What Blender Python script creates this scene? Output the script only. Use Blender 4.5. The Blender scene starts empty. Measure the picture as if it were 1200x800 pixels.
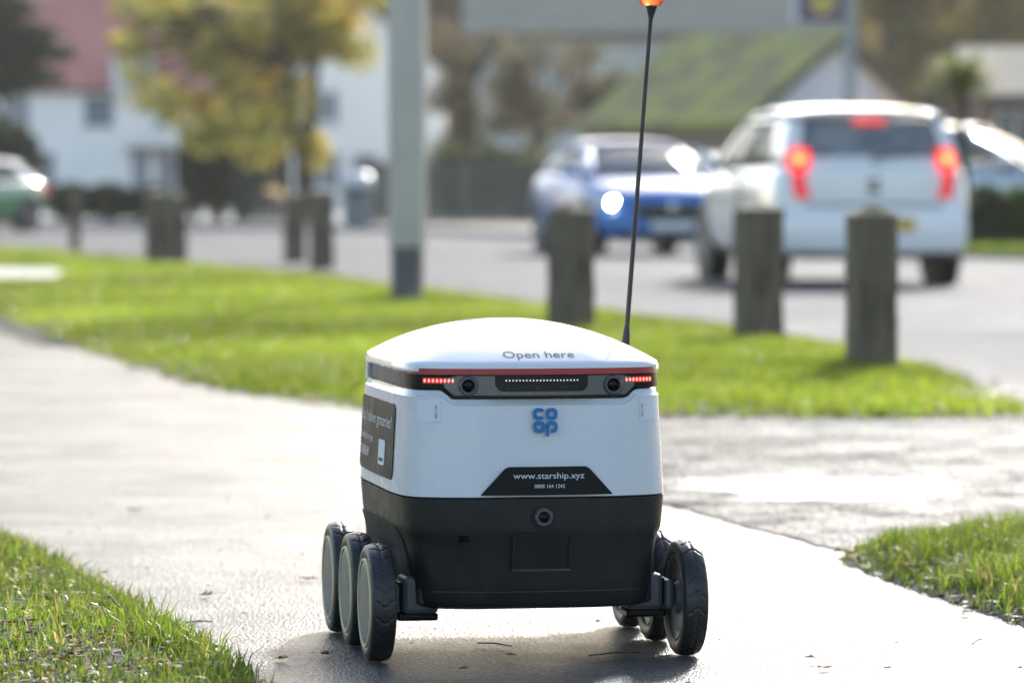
import bpy, bmesh, math, random
import numpy as np
from mathutils import Vector, Matrix

# ---------------------------------------------------------------- camera, sky, sun, exposure
scene = bpy.context.scene
COL = scene.collection
R = math.radians
CAM_H, FPX, PITCH = 0.73, 4875.0, math.atan(174.0 / 4875.0)

cam_data = bpy.data.cameras.new("camera")
cam = bpy.data.objects.new("camera", cam_data)
COL.objects.link(cam)
cam.location = (0, 0, CAM_H)
cam.rotation_euler = (R(90) - PITCH, 0, 0)
cam_data.sensor_width = 36.0
cam_data.lens = FPX * 36.0 / 1200.0
cam_data.clip_start = 0.1
cam_data.clip_end = 4000.0
cam_data.dof.use_dof = True
cam_data.dof.focus_distance = 6.46
cam_data.dof.aperture_fstop = 4.8
scene.camera = cam

SUN_EL, SUN_AZ = R(25), R(14)          # ahead of the camera, a little to the right
world = bpy.data.worlds.new("World")
scene.world = world
world.use_nodes = True
wn = world.node_tree.nodes
wl = world.node_tree.links
bg = wn["Background"]
sky = wn.new("ShaderNodeTexSky")
sky.sky_type = 'NISHITA'
sky.sun_disc = False
sky.sun_elevation = SUN_EL
sky.sun_rotation = SUN_AZ
sky.air_density = 1.0
sky.dust_density = 1.7
sky.ozone_density = 1.0
wl.new(sky.outputs[0], bg.inputs[0])
bg.inputs[1].default_value = 0.15

sun_d = bpy.data.lights.new("sun", 'SUN')
sun_d.energy = 3.4
sun_d.angle = R(6.5)
sun_d.color = (1.0, 0.985, 0.96)
sun = bpy.data.objects.new("sun", sun_d)
COL.objects.link(sun)
sun.rotation_euler = (-(R(90) - SUN_EL), 0, -SUN_AZ)
sun.location = (8, 60, 40)

vs = scene.view_settings
vs.view_transform = 'Standard'
vs.look = 'None'
vs.exposure = 1.15
vs.gamma = 1.0
vs.use_curve_mapping = False
scene.render.engine = 'CYCLES'
cy = scene.cycles
cy.use_denoising = True
cy.max_bounces = 8
cy.transparent_max_bounces = 12
cy.sample_clamp_indirect = 6.0
cy.caustics_reflective = False
cy.caustics_refractive = False

rng = np.random.default_rng(7)
random.seed(7)

# ---------------------------------------------------------------- helpers
def ground_at(px, py, z=0.0):
    """point of the ground plane seen at a photograph pixel"""
    dx, dz = (px - 600.0) / FPX, (400.0 - py) / FPX
    c, s = math.cos(PITCH), math.sin(PITCH)
    d = Vector((dx, c + dz * s, -s + dz * c))
    t = (z - CAM_H) / d.z
    return Vector((d.x * t, d.y * t, z))

def at(px, py, Y):
    dx, dz = (px - 600.0) / FPX, (400.0 - py) / FPX
    c, s = math.cos(PITCH), math.sin(PITCH)
    d = Vector((dx, c + dz * s, -s + dz * c))
    t = Y / d.y
    return Vector((d.x * t, Y, CAM_H + d.z * t))

class MB:
    def __init__(self):
        self.v, self.f = [], []
    def add(self, verts, faces):
        n = len(self.v)
        self.v += [tuple(p) for p in verts]
        self.f += [tuple(i + n for i in f) for f in faces]
        return self
    def box(self, x0, x1, y0, y1, z0, z1, M=None):
        vs_ = [(x0,y0,z0),(x1,y0,z0),(x1,y1,z0),(x0,y1,z0),(x0,y0,z1),(x1,y0,z1),(x1,y1,z1),(x0,y1,z1)]
        if M is not None: vs_ = [tuple(M @ Vector(p)) for p in vs_]
        return self.add(vs_, [(0,3,2,1),(4,5,6,7),(0,1,5,4),(1,2,6,5),(2,3,7,6),(3,0,4,7)])
    def tube(self, pts, rad, n=8, cap=True):
        pts = [Vector(p) for p in pts]
        base = len(self.v)
        k = len(pts)
        for i, p in enumerate(pts):
            t = (pts[min(i+1,k-1)] - pts[max(i-1,0)])
            t = t.normalized() if t.length > 1e-9 else Vector((0,0,1))
            a = Vector((0,0,1)) if abs(t.z) < 0.9 else Vector((1,0,0))
            u = t.cross(a).normalized(); w = t.cross(u)
            for j in range(n):
                an = 2*math.pi*j/n
                self.v.append(tuple(p + (u*math.cos(an) + w*math.sin(an))*rad[i]))
        for i in range(k-1):
            for j in range(n):
                a = base+i*n+j; b = base+i*n+(j+1)%n
                self.f.append((a, b, b+n, a+n))
        if cap:
            self.f.append(tuple(base+j for j in range(n))[::-1])
            self.f.append(tuple(base+(k-1)*n+j for j in range(n)))
        return self
    def lathe(self, prof, n=32, axis='z', origin=(0,0,0), close=False):
        """prof: (radius, height) list"""
        base = len(self.v); o = Vector(origin); k = len(prof)
        for (r, h) in prof:
            for j in range(n):
                an = 2*math.pi*j/n
                c, s = r*math.cos(an), r*math.sin(an)
                p = {'z':(c,s,h), 'x':(h,c,s), 'y':(s,h,c)}[axis]
                self.v.append(tuple(o + Vector(p)))
        m = k if close else k-1
        for i in range(m):
            for j in range(n):
                a = base+i*n+j; b = base+i*n+(j+1)%n
                a2 = base+((i+1)%k)*n+j; b2 = base+((i+1)%k)*n+(j+1)%n
                self.f.append((a, b, b2, a2))
        if not close:
            self.f.append(tuple(base+j for j in range(n))[::-1])
            self.f.append(tuple(base+(k-1)*n+j for j in range(n)))
        return self
    def rings(self, rings, cap0=True, cap1=True):
        base = len(self.v); n = len(rings[0])
        for r in rings: self.v += [tuple(p) for p in r]
        for i in range(len(rings)-1):
            for j in range(n):
                a = base+i*n+j; b = base+i*n+(j+1)%n
                self.f.append((a, b, b+n, a+n))
        if cap0: self.f.append(tuple(base+j for j in range(n))[::-1])
        if cap1: self.f.append(tuple(base+(len(rings)-1)*n+j for j in range(n)))
        return self
    def grid(self, P):
        """P[i][j] points"""
        base = len(self.v); m = len(P[0])
        for row in P: self.v += [tuple(p) for p in row]
        for i in range(len(P)-1):
            for j in range(m-1):
                a = base+i*m+j
                self.f.append((a, a+1, a+m+1, a+m))
        return self
    def mesh(self, name):
        me = bpy.data.meshes.new(name)
        me.from_pydata(self.v, [], self.f)
        me.update()
        return me
    def build(self, name, mat, parent=None, smooth=False, bevel=0, normals=True, **kw):
        me = self.mesh(name)
        if normals:
            b = bmesh.new(); b.from_mesh(me)
            bmesh.ops.recalc_face_normals(b, faces=b.faces)
            b.to_mesh(me); b.free()
        return link(name, me, mat, parent, smooth, bevel, **kw)

def link(name, me, mat, parent=None, smooth=False, bevel=0, **kw):
    o = bpy.data.objects.new(name, me)
    COL.objects.link(o)
    if mat is not None and len(me.materials) == 0: me.materials.append(mat)
    if parent is not None: o.parent = parent
    if smooth:
        me.polygons.foreach_set("use_smooth", [True]*len(me.polygons))
        if smooth != 'all':
            try: me.set_sharp_from_angle(angle=R(38))
            except Exception: pass
    if bevel:
        m = o.modifiers.new("edge", 'BEVEL'); m.width = bevel; m.segments = 2; m.limit_method = 'ANGLE'; m.angle_limit = R(40)
    tag(o, **kw)
    return o

def tag(o, label=None, cat=None, group=None, kind=None):
    if label: o["label"] = label
    if cat: o["category"] = cat
    if group: o["group"] = group
    if kind: o["kind"] = kind
    return o

def empty(name, loc=(0,0,0), rz=0, **kw):
    o = bpy.data.objects.new(name, None)
    o.empty_display_size = 0.1
    COL.objects.link(o)
    o.location = loc; o.rotation_euler = (0,0,rz)
    return tag(o, **kw)

def np_mesh(name, V, T, attr=None):
    """triangle mesh from numpy arrays, with an optional per-vertex colour"""
    me = bpy.data.meshes.new(name)
    nv, nt = len(V), len(T)
    me.vertices.add(nv); me.vertices.foreach_set("co", np.asarray(V, np.float32).ravel())
    me.loops.add(nt*3); me.loops.foreach_set("vertex_index", np.asarray(T, np.int32).ravel())
    me.polygons.add(nt)
    me.polygons.foreach_set("loop_start", np.arange(0, nt*3, 3, dtype=np.int32))
    if attr is not None:
        a = me.attributes.new("tint", 'FLOAT_COLOR', 'POINT')
        c = np.ones((nv,4), np.float32); c[:, :3] = attr
        a.data.foreach_set("color", c.ravel())
    me.update(); me.validate()
    return me

# ---------------------------------------------------------------- materials
MATS = {}
def nodes_of(name):
    m = bpy.data.materials.new(name); m.use_nodes = True
    return m, m.node_tree.nodes, m.node_tree.links, m.node_tree.nodes["Principled BSDF"]

def setp(b, **kw):
    for k, v in kw.items():
        key = k.replace('_', ' ')
        if key in b.inputs: b.inputs[key].default_value = v

def noise(n, l, scale, detail=4, vec=None, rough=0.55):
    t = n.new("ShaderNodeTexNoise"); t.inputs["Scale"].default_value = scale
    t.inputs["Detail"].default_value = detail; t.inputs["Roughness"].default_value = rough
    if vec is not None: l.new(vec, t.inputs["Vector"])
    return t.outputs["Fac"]

def ramp(n, l, fac, stops, interp='LINEAR'):
    r = n.new("ShaderNodeValToRGB"); l.new(fac, r.inputs[0])
    cr = r.color_ramp; cr.interpolation = interp
    while len(cr.elements) < len(stops): cr.elements.new(0.5)
    for e, (p, c) in zip(cr.elements, stops):
        e.position = p; e.color = (c, c, c, 1) if isinstance(c, (int, float)) else (*c, 1)
    return r.outputs[0]

def coords(n, which="Object"):
    return n.new("ShaderNodeTexCoord").outputs[which]

def bump(n, l, h, strength, dist, normal=None):
    b = n.new("ShaderNodeBump"); b.inputs["Strength"].default_value = strength
    b.inputs["Distance"].default_value = dist
    l.new(h, b.inputs["Height"])
    if normal is not None: l.new(normal, b.inputs["Normal"])
    return b.outputs["Normal"]

def mat(name, col, rough=0.5, vary=0.12, scale=8.0, bumps=0.0, bscale=60.0, metallic=0.0, coat=0.0, spec=0.5, rvary=0.08, col2=None):
    """painted / plain surface: colour broken up by noise, roughness varied, fine relief"""
    if name in MATS: return MATS[name]
    m, n, l, b = nodes_of(name)
    v = coords(n)
    f = noise(n, l, scale, 6, v)
    c2 = col2 if col2 else tuple(min(1, c*(1-vary*2)) for c in col)
    l.new(ramp(n, l, f, [(0.3, c2), (0.7, col)]), b.inputs["Base Color"])
    l.new(ramp(n, l, noise(n, l, scale*2.3, 5, v), [(0.3, max(0.02, rough-rvary)), (0.7, min(1, rough+rvary))]), b.inputs["Roughness"])
    setp(b, Metallic=metallic, Coat_Weight=coat, Specular_IOR_Level=spec)
    b.inputs["Coat Roughness"].default_value = 0.04
    if bumps: l.new(bump(n, l, noise(n, l, bscale, 6, v), bumps, 0.01), b.inputs["Normal"])
    MATS[name] = m
    return m

def emit(name, col, strength):
    if name in MATS: return MATS[name]
    m, n, l, b = nodes_of(name)
    setp(b, Base_Color=(*col, 1), Roughness=0.3)
    b.inputs["Emission Color"].default_value = (*col, 1)
    b.inputs["Emission Strength"].default_value = strength
    MATS[name] = m
    return m

def leafmat(name, trans=0.5, rough=0.45, spec=0.35):
    """two-sided leaf or blade: its own tint, light shines through"""
    if name in MATS: return MATS[name]
    m, n, l, b = nodes_of(name)
    a = n.new("ShaderNodeAttribute"); a.attribute_name = "tint"
    l.new(a.outputs["Color"], b.inputs["Base Color"])
    setp(b, Roughness=rough, Specular_IOR_Level=spec)
    t = n.new("ShaderNodeBsdfTranslucent")
    hs = n.new("ShaderNodeHueSaturation"); hs.inputs["Value"].default_value = 1.5; hs.inputs["Saturation"].default_value = 1.1
    l.new(a.outputs["Color"], hs.inputs["Color"]); l.new(hs.outputs[0], t.inputs["Color"])
    mx = n.new("ShaderNodeMixShader"); mx.inputs[0].default_value = trans
    l.new(b.outputs[0], mx.inputs[1]); l.new(t.outputs[0], mx.inputs[2])
    l.new(mx.outputs[0], n["Material Output"].inputs["Surface"])
    MATS[name] = m
    return m

def glass(name, tint=(0.75,0.85,0.85), alpha=0.55, rough=0.03):
    if name in MATS: return MATS[name]
    m, n, l, b = nodes_of(name)
    setp(b, Base_Color=(0.19,0.22,0.22,1), Roughness=rough, Specular_IOR_Level=1.0)  # pale base colour stands in for sky reflected in the glass
    t = n.new("ShaderNodeBsdfTransparent"); t.inputs[0].default_value = (*tint, 1)
    mx = n.new("ShaderNodeMixShader"); mx.inputs[0].default_value = alpha
    fr = n.new("ShaderNodeFresnel"); fr.inputs[0].default_value = 1.5
    add = n.new("ShaderNodeMath"); add.operation = 'MAXIMUM'
    add.inputs[1].default_value = 1 - alpha
    l.new(fr.outputs[0], add.inputs[0]); l.new(add.outputs[0], mx.inputs[0])
    l.new(t.outputs[0], mx.inputs[1]); l.new(b.outputs[0], mx.inputs[2])
    l.new(mx.outputs[0], n["Material Output"].inputs["Surface"])
    MATS[name] = m
    return m

def wet_asphalt(name, dark, light, r0, r1, bstr, stone=260.0, big=0.8, bdist=0.004, spec=0.3, s0=0.55, s1=1.2, lo=0.30, hi=0.70, sscale=7.0, pool=None):
    m, n, l, b = nodes_of(name)
    v = coords(n)
    big_n = noise(n, l, big, 6, v, 0.6)
    vor = n.new("ShaderNodeTexVoronoi"); vor.inputs["Scale"].default_value = stone; l.new(v, vor.inputs["Vector"])
    fine = noise(n, l, stone*0.45, 3, v)
    mixc = n.new("ShaderNodeMix"); mixc.data_type = 'RGBA'
    l.new(ramp(n, l, big_n, [(0.35, 0.0), (0.65, 1.0)]), mixc.inputs[0])
    mixc.inputs[6].default_value = (*dark, 1); mixc.inputs[7].default_value = (*light, 1)
    mul = n.new("ShaderNodeMix"); mul.data_type = 'RGBA'; mul.blend_type = 'MULTIPLY'; mul.inputs[0].default_value = 0.75
    l.new(mixc.outputs[2], mul.inputs[6])
    l.new(ramp(n, l, vor.outputs["Color"], [(0.1, 0.25), (0.9, 1.75)]), mul.inputs[7])
    l.new(mul.outputs[2], b.inputs["Base Color"])
    patch = noise(n, l, big*2.6, 7, v, 0.62)
    l.new(ramp(n, l, patch, [(0.28, r0), (0.72, r1)]), b.inputs["Roughness"])
    n1 = bump(n, l, vor.outputs["Distance"], bstr, bdist)
    n2 = bump(n, l, fine, bstr*0.7, bdist, n1)
    n3 = bump(n, l, noise(n, l, 60.0, 7, v, 0.75), 0.22, 0.003, n2)
    l.new(n3, b.inputs["Normal"])
    l.new(ramp(n, l, noise(n, l, big*sscale, 9, v, 0.75), [(lo, spec*s0), (hi, spec*s1)]), b.inputs["Specular IOR Level"])
    if pool:   # standing water: a smooth film with a ragged, graded edge
        cx, cy_, rx, ry = pool
        mp = n.new("ShaderNodeMapping"); mp.vector_type = 'POINT'
        mp.inputs["Location"].default_value = (-cx/rx, -cy_/ry, 0); mp.inputs["Scale"].default_value = (1/rx, 1/ry, 0)
        l.new(v, mp.inputs[0])
        ln = n.new("ShaderNodeVectorMath"); ln.operation = 'LENGTH'; l.new(mp.outputs[0], ln.inputs[0])
        ad = n.new("ShaderNodeMath"); ad.operation = 'MULTIPLY_ADD'; l.new(noise(n, l, 3.0, 9, v, 0.7), ad.inputs[0]); ad.inputs[1].default_value = 2.6; l.new(ln.outputs["Value"], ad.inputs[2])
        sc_ = n.new("ShaderNodeMath"); sc_.operation = 'MULTIPLY'; l.new(ad.outputs[0], sc_.inputs[0]); sc_.inputs[1].default_value = 0.4
        film = ramp(n, l, sc_.outputs[0], [(0.60, 1.0), (0.82, 0.0)])
        for sock, val in (("Roughness", 0.20), ("Specular IOR Level", 0.5)):
            src = b.inputs[sock].links[0].from_socket
            mxf = n.new("ShaderNodeMix"); mxf.data_type = 'FLOAT'; l.new(film, mxf.inputs[0]); l.new(src, mxf.inputs[2]); mxf.inputs[3].default_value = val
            l.new(mxf.outputs[0], b.inputs[sock])
        inv = n.new("ShaderNodeMath"); inv.operation = 'SUBTRACT'; inv.inputs[0].default_value = bstr; l.new(film, inv.inputs[1]); inv.use_clamp = True
        for nd in n:
            if nd.type == 'BUMP': l.new(inv.outputs[0], nd.inputs["Strength"])
    MATS[name] = m
    return m

def soilmat(name, c1, c2, c3, scale=14):
    m, n, l, b = nodes_of(name)
    v = coords(n)
    l.new(ramp(n, l, noise(n, l, scale, 8, v, 0.65), [(0.3, c1), (0.52, c2), (0.72, c3)]), b.inputs["Base Color"])
    setp(b, Roughness=0.85)
    l.new(bump(n, l, noise(n, l, scale*6, 6, v), 0.8, 0.02), b.inputs["Normal"])
    MATS[name] = m
    return m

def brickmat(name, c1, c2, mortar, scale=4.0):
    m, n, l, b = nodes_of(name)
    v = coords(n)
    t = n.new("ShaderNodeTexBrick"); t.inputs["Scale"].default_value = scale
    mp = n.new("ShaderNodeMapping"); mp.inputs["Rotation"].default_value = (R(90), 0, 0)
    l.new(v, mp.inputs[0]); l.new(mp.outputs[0], t.inputs["Vector"])
    t.inputs["Color1"].default_value = (*c1, 1); t.inputs["Color2"].default_value = (*c2, 1); t.inputs["Mortar"].default_value = (*mortar, 1)
    l.new(t.outputs["Color"], b.inputs["Base Color"]); setp(b, Roughness=0.85)
    l.new(bump(n, l, t.outputs["Fac"], 0.4, 0.01), b.inputs["Normal"])
    MATS[name] = m
    return m

def roofmat(name, c1, c2, moss=None, courses=3.2):
    """tiled slope: courses as relief, weathering and moss as blotches"""
    m, n, l, b = nodes_of(name)
    v = coords(n)
    w = n.new("ShaderNodeTexWave"); w.bands_direction = 'Z'; w.inputs["Scale"].default_value = courses; w.wave_profile = 'SAW'
    l.new(v, w.inputs["Vector"])
    base = ramp(n, l, noise(n, l, 1.6, 7, v, 0.65), [(0.3, c1), (0.7, c2)])
    if moss:
        mx = n.new("ShaderNodeMix"); mx.data_type = 'RGBA'
        l.new(ramp(n, l, noise(n, l, 1.1, 8, v, 0.7), [(0.38, 0.05), (0.60, 1.0)]), mx.inputs[0])
        l.new(base, mx.inputs[6]); mx.inputs[7].default_value = (*moss, 1)
        base = mx.outputs[2]
    l.new(base, b.inputs["Base Color"]); setp(b, Roughness=0.8)
    l.new(bump(n, l, w.outputs["Fac"], 0.6, 0.03), b.inputs["Normal"])
    MATS[name] = m
    return m

# ================================================================= THE SETTING
G = lambda px, py: tuple(ground_at(px, py))[:2]
M_PATH = wet_asphalt("wet_path_asphalt", (0.060,0.060,0.060), (0.115,0.113,0.108), 0.27, 0.45, 0.65, 190.0, 1.1, 0.004, spec=0.052, s0=0.6, s1=1.3)
M_LOT = wet_asphalt("wet_coarse_tarmac", (0.035,0.035,0.035), (0.10,0.10,0.098), 0.46, 0.74, 1.0, 55.0, 0.9, 0.02, spec=0.085, s0=0.06, s1=1.3, lo=0.40, hi=0.60, sscale=5.0, pool=(G(975,572)[0],G(975,572)[1],0.42,0.62))
M_ROAD = wet_asphalt("damp_road_asphalt", (0.065,0.066,0.070), (0.105,0.105,0.108), 0.72, 0.88, 0.6, 120.0, 0.35, spec=0.09)
M_SOIL = soilmat("dark_turf_soil", (0.014,0.014,0.007), (0.026,0.036,0.011), (0.04,0.055,0.016))
M_EARTH = soilmat("leafy_earth", (0.05,0.045,0.025), (0.10,0.075,0.045), (0.07,0.09,0.03), 0.6)

def sheet(name, pts, z, m, kind="structure", **kw):
    me = bpy.data.meshes.new(name)
    b = bmesh.new()
    f = b.faces.new([b.verts.new((p[0], p[1], z)) for p in pts])
    bmesh.ops.triangulate(b, faces=b.faces[:])
    for fc in b.faces:
        if fc.normal.z < 0: fc.normal_flip()
    b.to_mesh(me); b.free()
    return link(name, me, m, kind=kind, **kw)

G = lambda px, py: tuple(ground_at(px, py))[:2]
sheet("ground", [(-900,-900),(900,-900),(900,900),(-900,900)], -0.03, M_EARTH)

ROAD_NEAR = [(9.0,-6.0),(4.6,4.0),(2.9,9.5)] + [G(1245,484),G(1100,433),G(1000,409),G(900,390),G(800,378),G(640,358),G(500,340),G(400,325),G(220,310),G(60,294)] + [(-14.0,80.0),(-34,118)]
ROAD_FAR = [(25,-4),(16,16)] + [G(1400,312),G(1200,302),G(1040,296),G(820,287),G(600,278),G(450,271),G(250,267),G(100,263)] + [(-16,110),(-40,150)]
sheet("road", ROAD_NEAR + ROAD_FAR[::-1], -0.012, M_ROAD)
sheet("path", [(-14,-1),(2.2,-1),(2.2,7.2),(1.4,14.2),(-1,17),(-4,24),(-14,40)], 0.0, M_PATH)
LOT_EDGE = [(3.2,5.2),(1.9,6.2),G(1080,676),G(980,645),G(880,619),G(780,592),G(690,566),G(600,540),G(500,508)]
le = []
for a_, b__ in zip(LOT_EDGE, LOT_EDGE[1:]):
    for i in range(14):
        t = i/14; le.append((a_[0]+(b__[0]-a_[0])*t+random.gauss(0,0.007), a_[1]+(b__[1]-a_[1])*t+random.gauss(0,0.03)))
LOT_EDGE = le + [LOT_EDGE[-1]]
sheet("tarmac_apron", LOT_EDGE + [(-0.6,14.5),(1.0,17.0),(2.6,14.6),(3.4,10.0),(4.6,6.0)], 0.004, M_LOT)
# far kerb, a real step between the road and the opposite verge
kb = MB()
for a, b_ in zip(ROAD_FAR[1:-1], ROAD_FAR[2:]):
    a, b_ = Vector((*a,0)), Vector((*b_,0)); t = (b_-a).normalized(); nrm = Vector((t.y,-t.x,0))*0.13
    q = [a, b_, b_+nrm, a+nrm]
    kb.add([(p.x,p.y,-0.03) for p in q]+[(p.x,p.y,0.10) for p in q], [(4,5,6,7),(0,1,5,4),(2,3,7,6)])
kb.build("kerb", mat("kerb_concrete", (0.32,0.31,0.29), 0.8, bumps=0.3), kind="structure")
pv = [Vector((*p,0)) for p in ROAD_FAR]
far_side = [(p.x+0.13*1.0, p.y+0.13) for p in pv]
sheet("opposite_verge", far_side + [(-40,175),(60,175),(60,16)], 0.06, M_EARTH)
sheet("bounce_forecourt", [(-60,99),(-9.5,99),(-1,101),(12,99),(60,99),(60,190),(-60,190)], 0.075, mat("bounce_paving", (0.42,0.41,0.38), 0.85, vary=0.15, scale=0.7, bumps=0.2))  # pale ground added to bounce sunlight onto the shaded house walls
sheet("side_path", [G(-160,318),G(60,320),G(78,324),G(64,332),G(-160,335)], 0.045, mat("pale_gravel", (0.42,0.40,0.36), 0.8, bumps=0.4), "structure")

# ---------------------------------------------------------------- grass verges
def inside(P, poly):
    x, y = P[:,0], P[:,1]; r = np.zeros(len(P), bool); q = np.array(poly); k = len(q); j = k-1
    for i in range(k):
        xi, yi = q[i]; xj, yj = q[j]
        c = ((yi > y) != (yj > y)) & (x < (xj-xi)*(y-yi)/(yj-yi+1e-12)+xi)
        r ^= c; j = i
    return r
def edge_dist(P, poly):
    d = np.full(len(P), 1e9); q = np.array(poly)
    for i in range(len(q)):
        a, b = q[i], q[(i+1)%len(q)]; ab = b-a; L2 = (ab**2).sum()+1e-12
        t = np.clip(((P-a)@ab)/L2, 0, 1)
        d = np.minimum(d, np.hypot(*(P-(a+t[:,None]*ab)).T))
    return d
def vnoise(P, s, seed=0):
    """cheap smooth noise 0..1"""
    r = np.random.default_rng(seed); out = np.zeros(len(P)); w = 0
    for o in range(4):
        f = s*1.9**o; am = 0.6**o
        for _ in range(3):
            th = r.uniform(0, 2*math.pi); ph = r.uniform(0, 6.28)
            out += am*np.sin((P[:,0]*math.cos(th)+P[:,1]*math.sin(th))*f*r.uniform(0.7,1.4)+ph); w += am*0.7
    return np.clip(out/w*0.5+0.5, 0, 1)

def hgt(P, poly, rise, ramp_w, nz):
    d = edge_dist(P, poly)
    return np.minimum(d/ramp_w, 1.0)*rise + (vnoise(P, nz, 3)-0.5)*rise*0.7*np.minimum(d/ramp_w,1)

def verge(name, poly, step, rise, ramp_w, nz, mat_):
    q = np.array(poly); x0, y0 = q.min(0); x1, y1 = q.max(0)
    nx, ny = int((x1-x0)/step[0])+2, int((y1-y0)/step[1])+2
    X, Y = np.meshgrid(x0+np.arange(nx)*step[0], y0+np.arange(ny)*step[1])
    P = np.c_[X.ravel(), Y.ravel()]
    P += (np.random.default_rng(2).random(P.shape)-0.5)*np.array(step)*0.4
    ins = inside(P, poly)
    Z = np.where(ins, hgt(P, poly, rise, ramp_w, nz), -0.025)
    idx = np.arange(nx*ny).reshape(ny, nx)
    a, b, c, d = idx[:-1,:-1].ravel(), idx[:-1,1:].ravel(), idx[1:,1:].ravel(), idx[1:,:-1].ravel()
    keep = ins[a]|ins[b]|ins[c]|ins[d]
    a, b, c, d = a[keep], b[keep], c[keep], d[keep]
    T = np.r_[np.c_[a,b,c], np.c_[a,c,d]]
    me = np_mesh(name, np.c_[P, Z], T)
    return link(name, me, mat_, kind="structure", smooth='all')

def blades(P, z, h, w, lean, tint, seed):
    """bent grass blades, 5 points and 3 triangles each"""
    r = np.random.default_rng(seed); n = len(P)
    az = r.uniform(0, 2*math.pi, n); fa = r.uniform(0, 2*math.pi, n)
    ux, uy = np.cos(fa)*w/2, np.sin(fa)*w/2
    lx, ly = np.cos(az)*lean*h, np.sin(az)*lean*h
    B = np.c_[P, z-0.004]
    V = np.empty((n,5,3))
    V[:,0] = B - np.c_[ux,uy,0*ux]; V[:,1] = B + np.c_[ux,uy,0*ux]
    Mx = B + np.c_[lx*0.35, ly*0.35, h*0.6]
    V[:,2] = Mx - np.c_[ux,uy,0*ux]*0.75; V[:,3] = Mx + np.c_[ux,uy,0*ux]*0.75
    V[:,4] = B + np.c_[lx, ly, h*(1-0.35*np.minimum(lean,1)**2)]
    o = (np.arange(n)*5)[:,None]
    T = np.concatenate([o+np.array([[0,1,3]]), o+np.array([[0,3,2]]), o+np.array([[2,3,4]])], 1).reshape(-1,3)
    return V.reshape(-1,3), T, np.repeat(tint, 5, 0)

def sample(poly, n, seed, dens=None):
    r = np.random.default_rng(seed); q = np.array(poly); lo, hi = q.min(0), q.max(0)
    P = r.uniform(lo, hi, (n,2)); P = P[inside(P, poly)]
    if dens is not None: P = P[r.random(len(P)) < dens(P)]
    return P
def tints(n, seed, a, b, straw=0.06, s=(0.30,0.24,0.09)):
    r = np.random.default_rng(seed); t = r.random((n,1))
    c = np.array(a)*(1-t)+np.array(b)*t
    k = r.random(n) < straw; c[k] = np.array(s)*r.uniform(0.6,1.1,(k.sum(),1))
    return c*r.uniform(0.75,1.2,(n,1))

M_GRASS = leafmat("grass_blade", 0.55, 0.38, 0.4)
# near left
NL = [G(-190,618),G(-60,628),G(10,642),G(60,655),G(105,683),G(165,715),G(215,748),G(262,775),G(300,802),G(340,840)] + [(-0.36,5.2),(-2.2,5.0),(-2.4,8.6)]
NR = [G(975,655),G(1010,672),G(1060,690),G(1130,713),G(1200,736),G(1290,765)] + [(2.0,6.0),(3.0,6.6),(2.6,8.2)] + [G(1290,622),G(1200,627),G(1100,636),G(1040,642)]
FV = [G(-260,300),G(-120,330),G(0,370),G(60,396),G(130,422),G(200,446),G(280,463),G(400,478),G(520,486),G(660,490),G(790,491),G(900,492),G(1020,494),G(1110,493),G(1180,491),G(1245,489)] + ROAD_NEAR[4:13] + [G(-60,288)]
verge("near_verge", NL, (0.02,0.03), 0.028, 0.10, 9, M_SOIL)
verge("side_verge", NR, (0.02,0.03), 0.035, 0.12, 9, M_SOIL)
verge("roadside_verge", FV, (0.12,0.2), 0.032, 0.5, 2.6, M_SOIL)

def near_grass(name, poly, n, seed, label, tall_edge, hmin, hmax, ragged, thin=False):
    P = sample(poly, n, seed)
    q = np.array(poly); r = np.random.default_rng(seed+1)
    d = edge_dist(P, poly)
    nz = vnoise(P, 14, seed); nz2 = vnoise(P, 5, seed+4)
    keep = r.random(len(P)) < np.clip(np.minimum(d/ragged+0.15, 1)*(0.25+1.0*nz), 0, 1)
    P, d, nz, nz2 = P[keep], d[keep], nz[keep], nz2[keep]
    z = hgt(P, poly, 0.03, 0.1, 9)
    e = np.exp(-(d/tall_edge)**2)
    if thin:
        kk = r.random(len(P)) < 0.55+0.45*np.exp(-(d/0.24)**2)
        P, d, nz, nz2, z, e = P[kk], d[kk], nz[kk], nz2[kk], z[kk], e[kk]
    else:
        e = e*(0.25+0.75*np.minimum(d/0.22, 1))
    h = (hmin+(hmax-hmin)*np.clip(e*0.75+nz2*0.55, 0, 1))*r.uniform(0.5,1.15,len(P))*(0.7+0.5*nz)
    lean = r.uniform(0.1,1.1,len(P))
    t = (0.6+0.7*nz2)[:,None]*tints(len(P), seed+2, (0.06,0.10,0.018), (0.17,0.215,0.04), 0.10)
    V, T, C = blades(P, z, h, r.uniform(0.0022,0.0042,len(P)), lean, t, seed+3)
    return link(name, np_mesh(name, V, T, C), M_GRASS, kind="stuff", label=label, cat="grass")
near_grass("grass", NL, 120000, 11, "short ragged grass in the near left corner beside the wet path", 0.17, 0.012, 0.052, 0.05, True)
near_grass("grass", NR, 110000, 21, "bright green grass tongue at the right edge of the path", 0.9, 0.014, 0.062, 0.07)

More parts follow.
